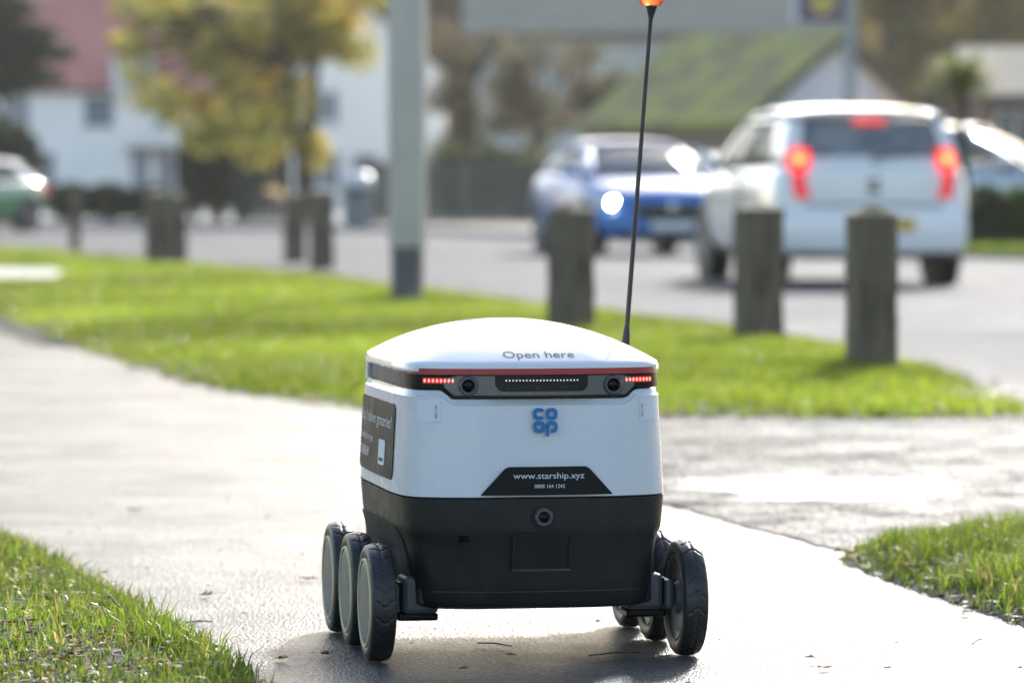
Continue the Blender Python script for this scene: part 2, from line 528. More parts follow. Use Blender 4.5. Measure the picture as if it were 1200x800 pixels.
def far_grass():
    Vs, Ts, Cs = [], [], []; off = 0
    SP = [G(-160,318),G(60,320),G(78,324),G(64,332),G(-160,335)]
    for k, (y0, y1, dens, w, h0, h1) in enumerate([(0,19,5200,0.006,0.022,0.062),(19,28,3000,0.010,0.018,0.048),(28,40,1500,0.016,0.018,0.045),(40,75,600,0.026,0.018,0.045)]):
        q = np.array(FV); lo, hi = q.min(0), q.max(0)
        lo = np.array([max(lo[0], -9.5), max(lo[1], y0)]); hi = np.array([hi[0], min(hi[1], y1)])
        n = int(dens*(hi[0]-lo[0])*(hi[1]-lo[1])); r = np.random.default_rng(40+k)
        P = r.uniform(lo, hi, (n,2))
        P = P[np.abs(P[:,0]) < P[:,1]*0.15+1.0]
        P = P[inside(P, FV)]; P = P[~inside(P, SP)]
        d = edge_dist(P, FV); nz = vnoise(P, 2.2, 5)
        kp = r.random(len(P)) < np.clip((d/0.35+0.10), 0, 1)*(0.4+0.8*nz); P, d, nz = P[kp], d[kp], nz[kp]
        z = hgt(P, FV, 0.032, 0.5, 2.6)
        h = r.uniform(h0, h1, len(P))*(0.5+0.9*nz)*np.where(r.random(len(P))<0.04,1.5,1.0)
        t = tints(len(P), 60+k, (0.095,0.145,0.020), (0.22,0.26,0.042), 0.06)
        t *= (0.45+1.1*vnoise(P, 1.3, 8))[:,None]
        V, T, C = blades(P, z, h, w*r.uniform(0.7,1.2,len(P)), r.uniform(0.1,1.0,len(P)), t, 70+k)
        Vs.append(V); Ts.append(T+off); Cs.append(C); off += len(V)
    return np.concatenate(Vs), np.concatenate(Ts), np.concatenate(Cs)
V, T, C = far_grass()
link("grass", np_mesh("grass", V, T, C), M_GRASS, kind="stuff", label="long sunlit lawn verge between the wet path and the road", cat="grass")
# grass on the opposite side at the right, behind the white car
OP = [G(1100,300),G(1420,313),G(1420,296),G(1100,284)]
P = sample(OP, 26000, 90); r_ = np.random.default_rng(91)
V, T, C = blades(P, np.full(len(P),0.06), r_.uniform(0.05,0.12,len(P)), np.full(len(P),0.03), r_.uniform(0.1,0.9,len(P)), tints(len(P), 92, (0.06,0.12,0.02),(0.14,0.19,0.03)), 93)
link("grass", np_mesh("grass", V, T, C), M_GRASS, kind="stuff", label="strip of grass across the road below the planter", cat="grass")

# ---------------------------------------------------------------- leaf litter
M_LEAF = leafmat("dead_leaf", 0.3, 0.6, 0.3)
def litter_mesh(P, z, s, tint, seed):
    r = np.random.default_rng(seed); n = len(P)
    a = r.uniform(0, 6.28, n); cur = r.uniform(0.1, 0.5, n)*s; asp = r.uniform(0.35,0.75,n)
    pts = np.array([(-1,0,0.1),(-0.3,0.9,0.6),(0.45,0.7,0.5),(1,0,0.0),(0.45,-0.7,0.6),(-0.3,-0.9,0.4),(0,0,0)])
    V = np.empty((n,7,3)); c, sn = np.cos(a)[:,None], np.sin(a)[:,None]
    X = pts[None,:,0]*s[:,None]; Y = pts[None,:,1]*(s*asp)[:,None]
    V[:,:,0] = P[:,:1]+X*c-Y*sn; V[:,:,1] = P[:,1:]+X*sn+Y*c
    V[:,:,2] = z[:,None]+0.001+pts[None,:,2]*cur[:,None]*r.uniform(0.3,1.4,(n,7))
    o = (np.arange(n)*7)[:,None]
    T = np.concatenate([o+np.array([[6,i,(i+1)%6]]) for i in range(6)], 1).reshape(-1,3)
    return V.reshape(-1,3), T, np.repeat(tint, 7, 0)
def browns(n, seed):
    r = np.random.default_rng(seed)
    pal = np.array([(0.10,0.05,0.022),(0.20,0.10,0.03),(0.05,0.032,0.02),(0.30,0.15,0.04),(0.16,0.12,0.07)])
    return pal[r.integers(0,5,n)]*r.uniform(0.6,1.1,(n,1))
# crumbs and shreds on the path
r_ = np.random.default_rng(101)
P = np.c_[r_.uniform(-1.6,1.3,800), r_.uniform(5.6,11.5,800)]
P = P[~inside(P, NL) & ~inside(P, NR)]
s = r_.uniform(0.002,0.0075,len(P))*np.where(r_.random(len(P))<0.10, 2.0, 1)
V, T, C = litter_mesh(P, np.full(len(P),0.006), s, browns(len(P),102)*0.5, 103)
link("leaf_crumbs", np_mesh("leaf_crumbs", V, T, C), M_LEAF, kind="stuff", label="dark crumbs of leaf and twig strewn over the wet path", cat="leaf litter")
def edge_litter(name, poly, n, smin, smax, dmax, seed, label, zh):
    q = np.array(poly); r = np.random.default_rng(seed)
    P = sample(poly, n, seed); d = edge_dist(P, poly); P = P[d < dmax*r.random(len(P))**1.5]
    P = P + r.normal(0, dmax*0.12, P.shape)
    z = np.maximum(hgt(P, poly, zh, 0.1 if zh < 0.038 else 0.5, 9 if zh < 0.038 else 2.6)*inside(P, poly), 0.006)
    V, T, C = litter_mesh(P, z+0.004, r.uniform(smin,smax,len(P)), browns(len(P),seed+1), seed+2)
    link(name, np_mesh(name, V, T, C), M_LEAF, kind="stuff", label=label, cat="leaf litter")
edge_litter("leaf_litter", NL, 5200, 0.006, 0.017, 0.16, 111, "brown leaf scraps caught along the near left grass edge", 0.03)
edge_litter("leaf_litter", NR, 5200, 0.006, 0.02, 0.14, 121, "brown and orange leaf scraps below the right grass tongue", 0.035)
edge_litter("leaf_litter", FV, 90000, 0.012, 0.038, 0.55, 131, "brown leaf scraps along the edge of the long verge", 0.04)
# mulch inside the near left grass
P = sample([G(-40,690),G(120,690),G(250,790),G(250,830),G(-60,830)], 900, 141)
V, T, C = litter_mesh(P, hgt(P, NL, 0.03, 0.1, 9)+0.01, np.random.default_rng(142).uniform(0.004,0.014,len(P)), browns(len(P),143), 144)
link("leaf_litter", np_mesh("leaf_litter", V, T, C), M_LEAF, kind="stuff", label="shreds of dead leaf lying in the thin grass at the lower left", cat="leaf litter")

def fallen_leaf(px, py, size, tint, label, seed, cat="leaf", name="fallen_leaf", z=0.006):
    """one curled leaf: lobed blade plus stalk"""
    r = random.Random(seed); g = ground_at(px, py); n = 14
    m = MB(); ring = []
    for i in range(n):
        a = 2*math.pi*i/n
        rr = 1 + (0.28 if i % 2 else -0.12)*r.uniform(0.5,1)
        x, y = math.cos(a)*rr, math.sin(a)*0.6*rr
        ring.append((x*size, y*size, (0.25*abs(y)+0.18*x*x)*size*r.uniform(0.5,1.5)))
    m.add(ring+[(0,0,0)], [(n,i,(i+1)%n) for i in range(n)])
    root = empty(name, (g.x, g.y, z), r.uniform(0,6.28), label=label, cat=cat)
    me = m.mesh("leaf_blade"); a = me.attributes.new("tint", 'FLOAT_COLOR', 'POINT')
    for d_ in a.data: d_.color = (*tint, 1)
    b = link("leaf_blade", me, M_LEAF, root)
    b.modifiers.new("thick", 'SOLIDIFY').thickness = 0.0008
    MB().tube([(-size*0.9,0,0.001),(-size*1.5,size*0.1,0.002),(-size*2.0,size*0.3,0.003)], [0.0009,0.0007,0.0005], 5).build("stalk", mat("leaf_stalk",(0.12,0.07,0.03),0.7), root)
    return root
fallen_leaf(359,681,0.012,(0.33,0.07,0.02),"small red leaf on the path left of the robot's wheels",1)
fallen_leaf(330,775,0.015,(0.36,0.20,0.05),"tan leaf on the path below the leftmost wheels near the frame's foot",2)
fallen_leaf(383,770,0.014,(0.10,0.06,0.03),"dark brown leaf just left of the nearest left wheel",3)
fallen_leaf(157,600,0.015,(0.06,0.04,0.02),"dark leaf lying alone on the path above the left grass",4)
fallen_leaf(242,700,0.016,(0.16,0.12,0.05),"olive brown leaf with long stalk beside the left grass",5)
fallen_leaf(968,786,0.014,(0.40,0.22,0.07),"light tan leaf on the white path at the lower right",6)
fallen_leaf(1040,786,0.007,(0.10,0.06,0.03),"small brown leaf right of the tan one at the lower right",7)
fallen_leaf(1130,728,0.008,(0.02,0.02,0.018),"black scrap on the path below the right grass",8)
fallen_leaf(1004,652,0.014,(0.40,0.18,0.06),"orange leaf at the tip of the right grass tongue",9, z=0.02)
fallen_leaf(1070,681,0.014,(0.42,0.16,0.04),"orange brown leaf on the lower edge of the right grass",10, z=0.03)
fallen_leaf(1000,444+7,0.05,(0.38,0.17,0.05),"large orange leaf on the verge below the nearest right bollard",12, z=0.06)
def twig(pts, rad, label):
    o = MB().tube(pts, rad, 6).build("twig", mat("twig_bark",(0.05,0.035,0.02),0.8,bumps=0.3), smooth=True, label=label, cat="twig")
    return o
a, b_ = ground_at(128,735), ground_at(150,752)
twig([a+Vector((0,0,0.055)), a.lerp(b_,0.5)+Vector((0.003,0,0.045)), b_+Vector((0,0,0.03))], [0.0028,0.003,0.0022], "dark stick poking out of the near left grass")
for (p0, p1, lb) in [((218,733),(250,732),"thin dark twig on the path against the left grass edge"),((560,757),(600,761),"short twig in the robot's shadow between the wheels"),((690,772),(750,768),"pale straw lying in front of the right wheels"),((1140,758),(1152,752),"small forked twig on the white path at the lower right")]:
    a, b_ = ground_at(*p0), ground_at(*p1)
    twig([a+Vector((0,0,0.006)), a.lerp(b_,0.5)+Vector((0,0.01,0.007)), b_+Vector((0,0,0.006))], [0.0012,0.0014,0.0008], lb)

# ================================================================= DELIVERY ROBOT
def shellmat():
    """white moulded panel with road grime spots and hairline scuffs"""
    m, n, l, b = nodes_of("robot_white"); v = coords(n)
    mp = n.new("ShaderNodeMapping"); mp.inputs["Scale"].default_value = (3, 3, 0.6); l.new(v, mp.inputs[0])
    spots = ramp(n, l, noise(n, l, 70, 8, v, 0.8), [(0.68, 0.0), (0.82, 0.35)])
    runs = ramp(n, l, noise(n, l, 7, 9, mp.outputs[0], 0.7), [(0.52, 0.0), (0.80, 0.09)])
    mx = n.new("ShaderNodeMath"); mx.operation = 'MAXIMUM'; l.new(spots, mx.inputs[0]); l.new(runs, mx.inputs[1])
    c = n.new("ShaderNodeMix"); c.data_type = 'RGBA'; l.new(mx.outputs[0], c.inputs[0])
    c.inputs[6].default_value = (0.635,0.655,0.68,1); c.inputs[7].default_value = (0.42,0.40,0.36,1)
    l.new(c.outputs[2], b.inputs["Base Color"])
    l.new(ramp(n, l, noise(n, l, 16, 8, v, 0.7), [(0.3, 0.16), (0.7, 0.36)]), b.inputs["Roughness"])
    b.inputs["Coat Weight"].default_value = 0.4; b.inputs["Coat Roughness"].default_value = 0.08
    return m
M_WHITE = shellmat()
M_LID = mat("robot_lid_white", (0.76,0.77,0.78), 0.16, vary=0.02, scale=9, coat=0.5, rvary=0.06)
def hullmat():
    m, n, l, b = nodes_of("scuffed_black_plastic"); v = coords(n)
    dust = ramp(n, l, noise(n, l, 26, 9, v, 0.72), [(0.52, 0.0), (0.75, 1.0)])
    mx = n.new("ShaderNodeMix"); mx.data_type = 'RGBA'; l.new(dust, mx.inputs[0])
    mx.inputs[6].default_value = (0.0075,0.0075,0.008,1); mx.inputs[7].default_value = (0.022,0.0215,0.021,1)
    l.new(mx.outputs[2], b.inputs["Base Color"])
    l.new(ramp(n, l, noise(n, l, 40, 7, v, 0.7), [(0.3, 0.32), (0.7, 0.62)]), b.inputs["Roughness"])
    sp = ramp(n, l, noise(n, l, 120, 8, v, 0.8), [(0.68, 0.0), (0.80, 1.0)])
    m2 = n.new("ShaderNodeMix"); m2.data_type = 'RGBA'; l.new(sp, m2.inputs[0]); l.new(mx.outputs[2], m2.inputs[6]); m2.inputs[7].default_value = (0.10,0.095,0.085,1)
    l.new(m2.outputs[2], b.inputs["Base Color"])
    l.new(bump(n, l, noise(n, l, 900, 3, v), 0.15, 0.001), b.inputs["Normal"])
    return m
M_HULL = hullmat()
M_BLACK = mat("gloss_black", (0.006,0.006,0.007), 0.22, rvary=0.06, spec=0.2)
M_STICK = mat("sticker_black", (0.016,0.016,0.016), 0.45, spec=0.12)
M_DKGLASS = mat("smoked_lens", (0.012,0.012,0.012), 0.25, spec=0.08, rvary=0.05)
M_BEZEL = mat("lamp_bezel_grey", (0.085,0.09,0.095), 0.28, coat=0.3)
M_RED = mat("red_strip", (0.42,0.030,0.026), 0.35, vary=0.08, scale=30)
M_PRINT = mat("print_white", (0.78,0.80,0.82), 0.5)
M_GREYPRINT = mat("print_grey", (0.12,0.125,0.13), 0.6, spec=0.1)
M_BLUE = mat("logo_blue", (0.0,0.165,0.42), 0.4)
M_RUBBER = mat("tyre_rubber", (0.013,0.013,0.0135), 0.40, scale=30, col2=(0.024,0.023,0.021), bumps=0.15, bscale=500)
M_DISC = mat("wheel_disc_grey", (0.17,0.168,0.155), 0.42, scale=20, rvary=0.12)
M_CREAM = mat("wheel_ring_cream", (0.85,0.78,0.46), 0.45)
M_ARM = mat("arm_plastic", (0.075,0.08,0.088), 0.38, scale=20)
M_LEDRED = emit("led_red", (1.0,0.10,0.09), 2.6)
M_LEDDIM = emit("led_red_lens", (0.30,0.01,0.01), 0.12)
M_LEDWHITE = emit("led_white", (0.75,0.8,0.8), 0.35)

robot = empty("delivery_robot", (-0.007, 6.73, 0.0), R(10), label="white six-wheeled delivery robot with black base and whip antenna on the path", cat="robot")

# plan outline: rounded rectangle with bowed ends and sides
NP, PN, KB, KA = 200, 12.0, 0.12, 0.05
def plan(a, b, n=NP, e=PN, kb=KB, ka=KA):
    out = []
    for i in range(n):
        t = 2*math.pi*(i+0.5)/n
        # equalise: use polar angle of the rectangle for even spacing
        c, s = math.cos(t), math.sin(t)
        x = math.copysign(abs(c)**(2/e), c); y = math.copysign(abs(s)**(2/e), s)
        out.append((a*x*(1-ka*y*y), b*y*(1-kb*x*x)))
    # resample by arc length so that straight runs get points too
    q = np.array(out+[out[0]]); L = np.r_[0, np.cumsum(np.hypot(*np.diff(q, axis=0).T))]
    u = np.linspace(0, L[-1], n, endpoint=False)
    return np.c_[np.interp(u, L, q[:,0]), np.interp(u, L, q[:,1])]
def size_at(z):
    a = np.interp(z, [0.084,0.165,0.188,0.208,0.2596,0.41,0.47], [0.199,0.203,0.206,0.214,0.218,0.210,0.207])
    b = np.interp(z, [0.084,0.165,0.188,0.208,0.2596,0.41,0.47], [0.292,0.303,0.307,0.311,0.315,0.307,0.304])
    return a, b
_T = np.linspace(-math.pi, 0, 4001)
def front_y(x, z, off=0.0):
    """y of the near face at (x, z)"""
    a, b = size_at(z)
    c, s = np.cos(_T), np.sin(_T)
    X = np.sign(c)*np.abs(c)**(2/PN); Y = np.sign(s)*np.abs(s)**(2/PN)
    xs = a*X*(1-KA*Y*Y); ys = b*Y*(1-KB*X*X)
    o = np.argsort(xs)
    return float(np.interp(x, xs[o], ys[o])) - off
def side_x(y, z, off=0.0):
    a, b = size_at(z)
    t = y/(b*0.94)
    return -(a*(1-KA*min(1,t*t))) - off
def ring(z, da=0.0, zfun=None):
    a, b = size_at(z)
    return [(x, y, z if zfun is None else zfun(x, y)) for x, y in plan(a+da, b+da)]

hull = MB().rings([ring(0.084,-0.012), ring(0.088,-0.003), ring(0.098), ring(0.13), ring(0.165), ring(0.178), ring(0.188), ring(0.198), ring(0.206), ring(0.214), ring(0.235), ring(0.2575)]).build("lower_hull", M_HULL, robot, smooth=True)
def ztop(x, y):
    if y < -0.2:
        f = np.clip((0.152-abs(x))/0.014, 0, 1)
        return 0.4255 - 0.0135*float(f)
    return 0.4255
shell = MB().rings([ring(0.2590,-0.003), ring(0.2605), ring(0.30), ring(0.34), ring(0.38),
    [(x, y, ztop(x,y)-0.011) for x, y, _ in ring(0.405)],
    [(x, y, ztop(x,y)-0.008) for x, y, _ in ring(0.405,-0.003)],
    [(x, y, ztop(x,y)-0.001) for x, y, _ in ring(0.41,-0.004)],
    [(x, y, ztop(x,y)) for x, y, _ in ring(0.41,-0.007)],
    [(x, y, ztop(x,y)-0.01) for x, y, _ in ring(0.41,-0.014)]], True, False).build("body_shell", M_WHITE, robot, smooth=True)
band = MB().rings([ring(0.395,-0.010), ring(0.43,-0.008), ring(0.4555,-0.008)]).build("dark_window_band", M_DKGLASS, robot, smooth=True)
# pale pillars that frame the side window towards the rear
for s_ in (-1, 1):
    pm = MB()
    for (y0, y1) in ((0.215, 0.232),):
        pm.add([(s_*(-side_x(y0,z)-0.0125+dx), y, z) for z in (0.42,0.458) for y in (y0,y1) for dx in (0,0.009)], [(0,1,3,2),(4,6,7,5),(0,4,5,1),(2,3,7,6),(1,5,7,3),(0,2,6,4)])
    pm.build("window_pillar", M_WHITE, robot, bevel=0.002)

# lid: lip, then a shallow dome
LA, LB, LZ0, LZ1, LH = 0.2105, 0.3085, 0.4520, 0.4655, 0.0625
lr = [[(x,y,LZ0) for x,y in plan(LA-0.012,LB-0.012)], [(x,y,LZ0) for x,y in plan(LA-0.002,LB-0.002)], [(x,y,LZ0+0.002) for x,y in plan(LA,LB)], [(x,y,LZ1-0.003) for x,y in plan(LA,LB)], [(x,y,LZ1) for x,y in plan(LA-0.002,LB-0.002)]]
base = plan(1.0*LA, 1.0*LB)
for t in np.r_[0.985,0.965,0.94,np.linspace(0.9,0.06,22)]:
    e = PN*t**1.5+2.4*(1-t**1.5)
    lr.append([(x, y, LZ1+LH*(1-t**2.15)) for x, y in plan(LA*t, LB*t, e=e, kb=KB*t, ka=KA*t)])
def dome_z(x, y):
    lo, hi = 0.0, 1.2
    for _ in range(26):
        t = (lo+hi)/2; e = PN*t**1.5+2.4*(1-t**1.5) if t < 1 else PN
        u, w = abs(x)/(LA*t+1e-9), abs(y)/(LB*t+1e-9)
        # invert the bow approximately
        u /= (1-KA*t*min(1,w*w)); w /= (1-KB*t*min(1,(abs(x)/(LA*t+1e-9))**2))
        if min(u,9)**e+min(w,9)**e > 1: lo = t
        else: hi = t
    return LZ1+LH*(1-min(1,t)**2.15)
lid = MB().rings(lr).build("lid", M_LID, robot, smooth=True)
# red reflective strip along the near edge of the lid
def strip(name, x0, x1, zlo, zhi, off, m, parent, thick=0.003, nx=60, surf=front_y):
    """solid patch that follows the near face; zlo and zhi may be functions of x"""
    zl = zlo if callable(zlo) else (lambda x: zlo); zh = zhi if callable(zhi) else (lambda x: zhi)
    xs = np.linspace(x0, x1, nx); mb = MB(); rows = []
    for x in xs:
        a, b_ = zl(x), zh(x)
        rows.append([(x, surf(x,a,off), a), (x, surf(x,(a+b_)/2,off), (a+b_)/2), (x, surf(x,b_,off), b_), (x, surf(x,b_,off-thick), b_), (x, surf(x,a,off-thick), a)])
    mb.rings(rows)
    return mb.build(name, m, parent, smooth=True)
strip("reflective_strip", -0.199, 0.199, 0.4495, 0.4588, 0.0065, M_RED, robot)

# lamp panel
def plo(x): return 0.4265 - 0.0135*float(np.clip((0.150-abs(x))/0.014, 0, 1))
panel = strip("lamp_panel", -0.2015, 0.2015, lambda x: plo(x)+0.0008, 0.4490, 0.0008, M_DKGLASS, robot, nx=160, thick=0.008)
strip("lamp_bezel", -0.150, 0.150, lambda x: plo(x)+0.0045, lambda x: 0.4475-0.004*float(np.clip((abs(x)-0.13)/0.02,0,1)), 0.0022, M_BEZEL, panel, nx=120)
strip("sensor_window", -0.073, 0.073, lambda x: 0.4235+0.010*float(np.clip((abs(x)-0.062)/0.011,0,1))**2, 0.4478, 0.0042, M_BLACK, panel, nx=80)
strip("bezel_lip", -0.142, 0.142, lambda x: plo(x)+0.001, lambda x: plo(x)+0.0042, 0.0035, M_BLACK, panel, nx=100)
def dots(name, xs, z, off, r, m, parent, stretch=1.0):
    mb = MB()
    for x in xs:
        y = front_y(x, z, off)
        mb.lathe([(r*0.2,-r*0.98),(r*0.75,-r*0.66),(r,0),(r*0.75,r*0.66),(r*0.2,r*0.98)], 8, 'y', (x, y, z))
    for i, p in enumerate(mb.v): mb.v[i] = (p[0], p[1], z+(p[2]-z)*stretch)
    return mb.build(name, m, parent, smooth='all')
dots("sensor_row", np.linspace(-0.056,0.056,22), 0.4405, 0.0046, 0.0013, M_LEDWHITE, panel)
dots("sensor_row", np.linspace(-0.056,0.056,22), 0.4300, 0.0046, 0.0008, mat("sensor_dim",(0.12,0.12,0.12),0.4), panel)
for s_ in (-1, 1):
    xs = [s_*v for v in np.linspace(0.137,0.178,8)]
    strip("tail_light_lens", min(xs)-0.003, max(xs)+0.003, 0.4355, 0.4445, 0.0012, M_LEDDIM, panel, nx=24)
    dots("tail_light", xs, 0.4400, 0.0024, 0.0017, M_LEDRED, panel, 1.7)
    cx = 0.108*s_; cyy = front_y(cx, 0.432, 0.004)
    MB().lathe([(0.0150,0.006),(0.0150,-0.002),(0.0135,-0.004),(0.0105,-0.004),(0.0098,-0.001),(0.009,0.004)], 28, 'y', (cx+0.006*s_, cyy, 0.4325)).build("camera_housing", M_BEZEL, panel, smooth=True)
    MB().lathe([(0.0094,0.004),(0.0090,0.0005),(0.006,-0.0018),(0.002,-0.0026)], 24, 'y', (cx+0.006*s_, cyy, 0.4325)).build("camera_lens", M_BLACK, panel, smooth=True)

# lettering, laid on the curved faces
def text2d(s, height, bold=0.0, spacing=1.0):
    c = bpy.data.curves.new("lettering", 'FONT'); c.body = s; c.size = 1.0; c.offset = bold; c.space_character = spacing
    c.align_x = 'CENTER'; c.resolution_u = 4
    o = bpy.data.objects.new("lettering", c); COL.objects.link(o)
    bpy.context.view_layer.update()
    me = bpy.data.meshes.new_from_object(o.evaluated_get(bpy.context.evaluated_depsgraph_get()))
    bpy.data.objects.remove(o); bpy.data.curves.remove(c)
    v = np.array([p.co[:2] for p in me.vertices]); f = [tuple(p.vertices) for p in me.polygons]
    bpy.data.meshes.remove(me)
    v[:,0] -= (v[:,0].min()+v[:,0].max())/2
    return v*height/0.70, f
def place(name, s, height, fn, m, parent, width=None, **kw):
    v, f = text2d(s, height, **kw)
    if width: v[:,0] *= width/(v[:,0].max()-v[:,0].min())
    me = bpy.data.meshes.new(name); me.from_pydata([(a, b_, 0) for a, b_ in v], [], f)
    bm_ = bmesh.new(); bm_.from_mesh(me)
    bmesh.ops.triangulate(bm_, faces=bm_.faces[:])
    for _ in range(2):   # short edges, so that the print lies on the curve
        lim = height*0.45
        bmesh.ops.subdivide_edges(bm_, edges=[e for e in bm_.edges if e.calc_length() > lim], cuts=1)
        bmesh.ops.triangulate(bm_, faces=bm_.faces[:])
    for q in bm_.verts: q.co = fn(q.co.x, q.co.y)
    bm_.to_mesh(me); bm_.free()
    return link(name, me, m, parent)
on_front = lambda cx, cz, off: (lambda a, b_: (cx+a, front_y(cx+a, cz+b_, off), cz+b_))
def sticker(name, x0, x1, z0, z1, off, m, rad=0.0, **kw):
    hi = lambda x: z1 - (rad-math.sqrt(max(0,rad**2-max(0,rad-min(x-x0,x1-x))**2)) if rad else 0)
    return strip(name, x0, x1, z0, hi, off, m, robot, 0.002, 40)
def trap(x):
    t = max(0.0, (0.104-abs(x-0.008))/0.040); u = t-0.85
    h = t if t < 0.85 else (0.85+u-u*u/0.6 if u < 0.3 else 1.0)
    return 0.2637+0.0435*h
web = strip("web_sticker", -0.096+0.0005, 0.112-0.0005, 0.2632, trap, 0.0012, M_STICK, robot, 0.002, 120)
place("web_address", "www.starship.xyz", 0.0092, on_front(0.010,0.2890,0.0022), M_PRINT, web, width=0.112, bold=0.004)
place("phone_number", "0808 164 1242", 0.0056, on_front(0.011,0.2745,0.0022), M_PRINT, web, width=0.048, bold=0.004)
# co-op clover logo built from rounded rings
def coop():
    mb = MB(); L = 0.0102; cx0, cz0 = 0.005, 0.3785
    def arc(cx, cz, a0, a1, ro=0.0096, ri=0.0036, n=36, e=2.5):
        P = [[], []]
        for i in range(n+1):
            a = a0+(a1-a0)*i/n; c, s = math.cos(a), math.sin(a)
            k = (abs(c)**e+abs(s)**e)**(-1/e)
            for q, r_ in ((0,ro),(1,ri)):
                rr = r_*(k if q == 0 else 1.0); x, z = cx+rr*c, cz+rr*s
                P[q].append((x, front_y(x,z,0.0014), z))
        mb.grid(P)
    d = 0.0099
    arc(cx0-d, cz0+d, R(36), R(324)); arc(cx0+d, cz0+d, 0, 2*math.pi)
    arc(cx0-d, cz0-d, 0, 2*math.pi); arc(cx0+d, cz0-d, R(-100), R(190))
    x0, x1 = cx0+d-0.0094, cx0+d-0.0040
    mb.grid([[(x, front_y(x,z,0.0014), z) for x in (x0,x1)] for z in (cz0-d+0.002, cz0-d-0.007, cz0-d-0.0145)])
    return mb.build("shop_logo", M_BLUE, robot, normals=False)
coop()
# pale stickers in the upper corners (their square codes are left out), with a turned serial
M_LABEL = mat("label_white", (0.74,0.76,0.78), 0.5, vary=0.02)
for cx, sx in ((-0.172,0.008),(0.176,-0.008)):
    st = sticker("corner_sticker", cx-0.0165, cx+0.0165, 0.3765, 0.4085, 0.0012, M_LABEL)
    place("serial", "BEL120", 0.0030, (lambda q: (lambda a, b_: (q-b_, front_y(q-b_,0.392+a,0.0018), 0.392+a)))(cx+sx*1.4), M_GREYPRINT, st, width=0.019)
# side poster
def side_strip(name, y0, y1, z0, z1, off, m, parent, rad=0.008):
    mb = MB(); rows = []
    for y in np.linspace(y0, y1, 40):
        k = max(0, rad-min(y-y0, y1-y)); c = rad-math.sqrt(max(0, rad*rad-k*k))
        a, b_ = z0+c, z1-c
        rows.append([(side_x(y,a,off),y,a),(side_x(y,(a+b_)/2,off),y,(a+b_)/2),(side_x(y,b_,off),y,b_),(side_x(y,b_,off-0.002),y,b_),(side_x(y,a,off-0.002),y,a)])
    mb.rings(rows)
    return mb.build(name, m, parent, smooth=True)
poster = side_strip("side_poster", -0.165, 0.215, 0.279, 0.398, 0.0012, M_STICK, robot)
on_side = lambda cy_, cz, off=0.0022: (lambda a, b_: (side_x(cy_-a, cz+b_, off), cy_-a, cz+b_))
place("poster_headline", "Yup, I deliver groceries!", 0.019, on_side(0.025,0.359), M_PRINT, poster, width=0.345)
place("poster_line", "Download my app", 0.012, on_side(0.115,0.329), M_PRINT, poster, width=0.165)
place("poster_name", "STARSHIP", 0.015, on_side(0.135,0.302), M_PRINT, poster, width=0.125, bold=0.02)
ph = side_strip("phone_icon", -0.095, -0.035, 0.297, 0.337, 0.0022, M_PRINT, poster, 0.006)
side_strip("phone_mark", -0.083, -0.047, 0.303, 0.308, 0.0030, M_STICK, poster, 0.001)
from mathutils.bvhtree import BVHTree
lid_tree = BVHTree.FromPolygons([v.co[:] for v in lid.data.vertices], [tuple(p.vertices) for p in lid.data.polygons])
def on_lid(a, b_):
    hit = lid_tree.ray_cast(Vector((0.001+a, -0.2805+b_, 1.0)), Vector((0,0,-1)))[0]
    return (0.001+a, -0.2805+b_, hit.z+0.0006)
place("lid_lettering", "Open here", 0.0215, on_lid, M_GREYPRINT, lid, width=0.112, bold=0.003)

# details of the black hull
def hull_frame(name, x0, x1, z0, z1, m, off, th=0.003):
    mb = MB()
    for (a, b_, c, d) in ((x0-th,x1+th,z1,z1+th),(x0-th,x1+th,z0-th,z0),(x0-th,x0,z0,z1),(x1,x1+th,z0,z1)):
        for i in range(1):
            vs_ = [(x, front_y(x,z,off if k else -0.002), z) for k in (0,1) for z in (c,d) for x in (a,b_)]
            mb.add(vs_, [(4,5,7,6),(0,1,5,4),(2,6,7,3),(0,4,6,2),(1,3,7,5)])
    return mb.build(name, m, hull)
strip("hitch_recess", -0.043, 0.043, 0.150, 0.199, 0.0006, mat("recess_black",(0.004,0.004,0.004),0.7), hull, 0.002, 12)
hull_frame("recess_frame", -0.043, 0.043, 0.150, 0.199, M_HULL, 0.0035)
strip("recess_lip", -0.046, 0.046, 0.1450, 0.1475, 0.0065, M_ARM, hull, 0.006, 12)
strip("hull_seam", -0.165, 0.165, 0.1115, 0.1125, 0.0012, M_ARM, hull, 0.003, 30)
strip("hull_plate", -0.128, -0.112, 0.190, 0.201, 0.0010, M_BLACK, hull, 0.002, 8)
MB().lathe([(0.0150,0.004),(0.0150,-0.003),(0.0128,-0.006),(0.0100,-0.006),(0.0095,-0.003),(0.007,-0.001)], 28, 'y', (0.002, front_y(0,0.229), 0.229)).build("camera_ring", M_BEZEL, hull, smooth=True)
MB().lathe([(0.0080,0.0),(0.0078,-0.003),(0.004,-0.0055),(0.001,-0.006)], 24, 'y', (0.002, front_y(0,0.229), 0.229)).build("camera_eye", M_BLACK, hull, smooth=True)

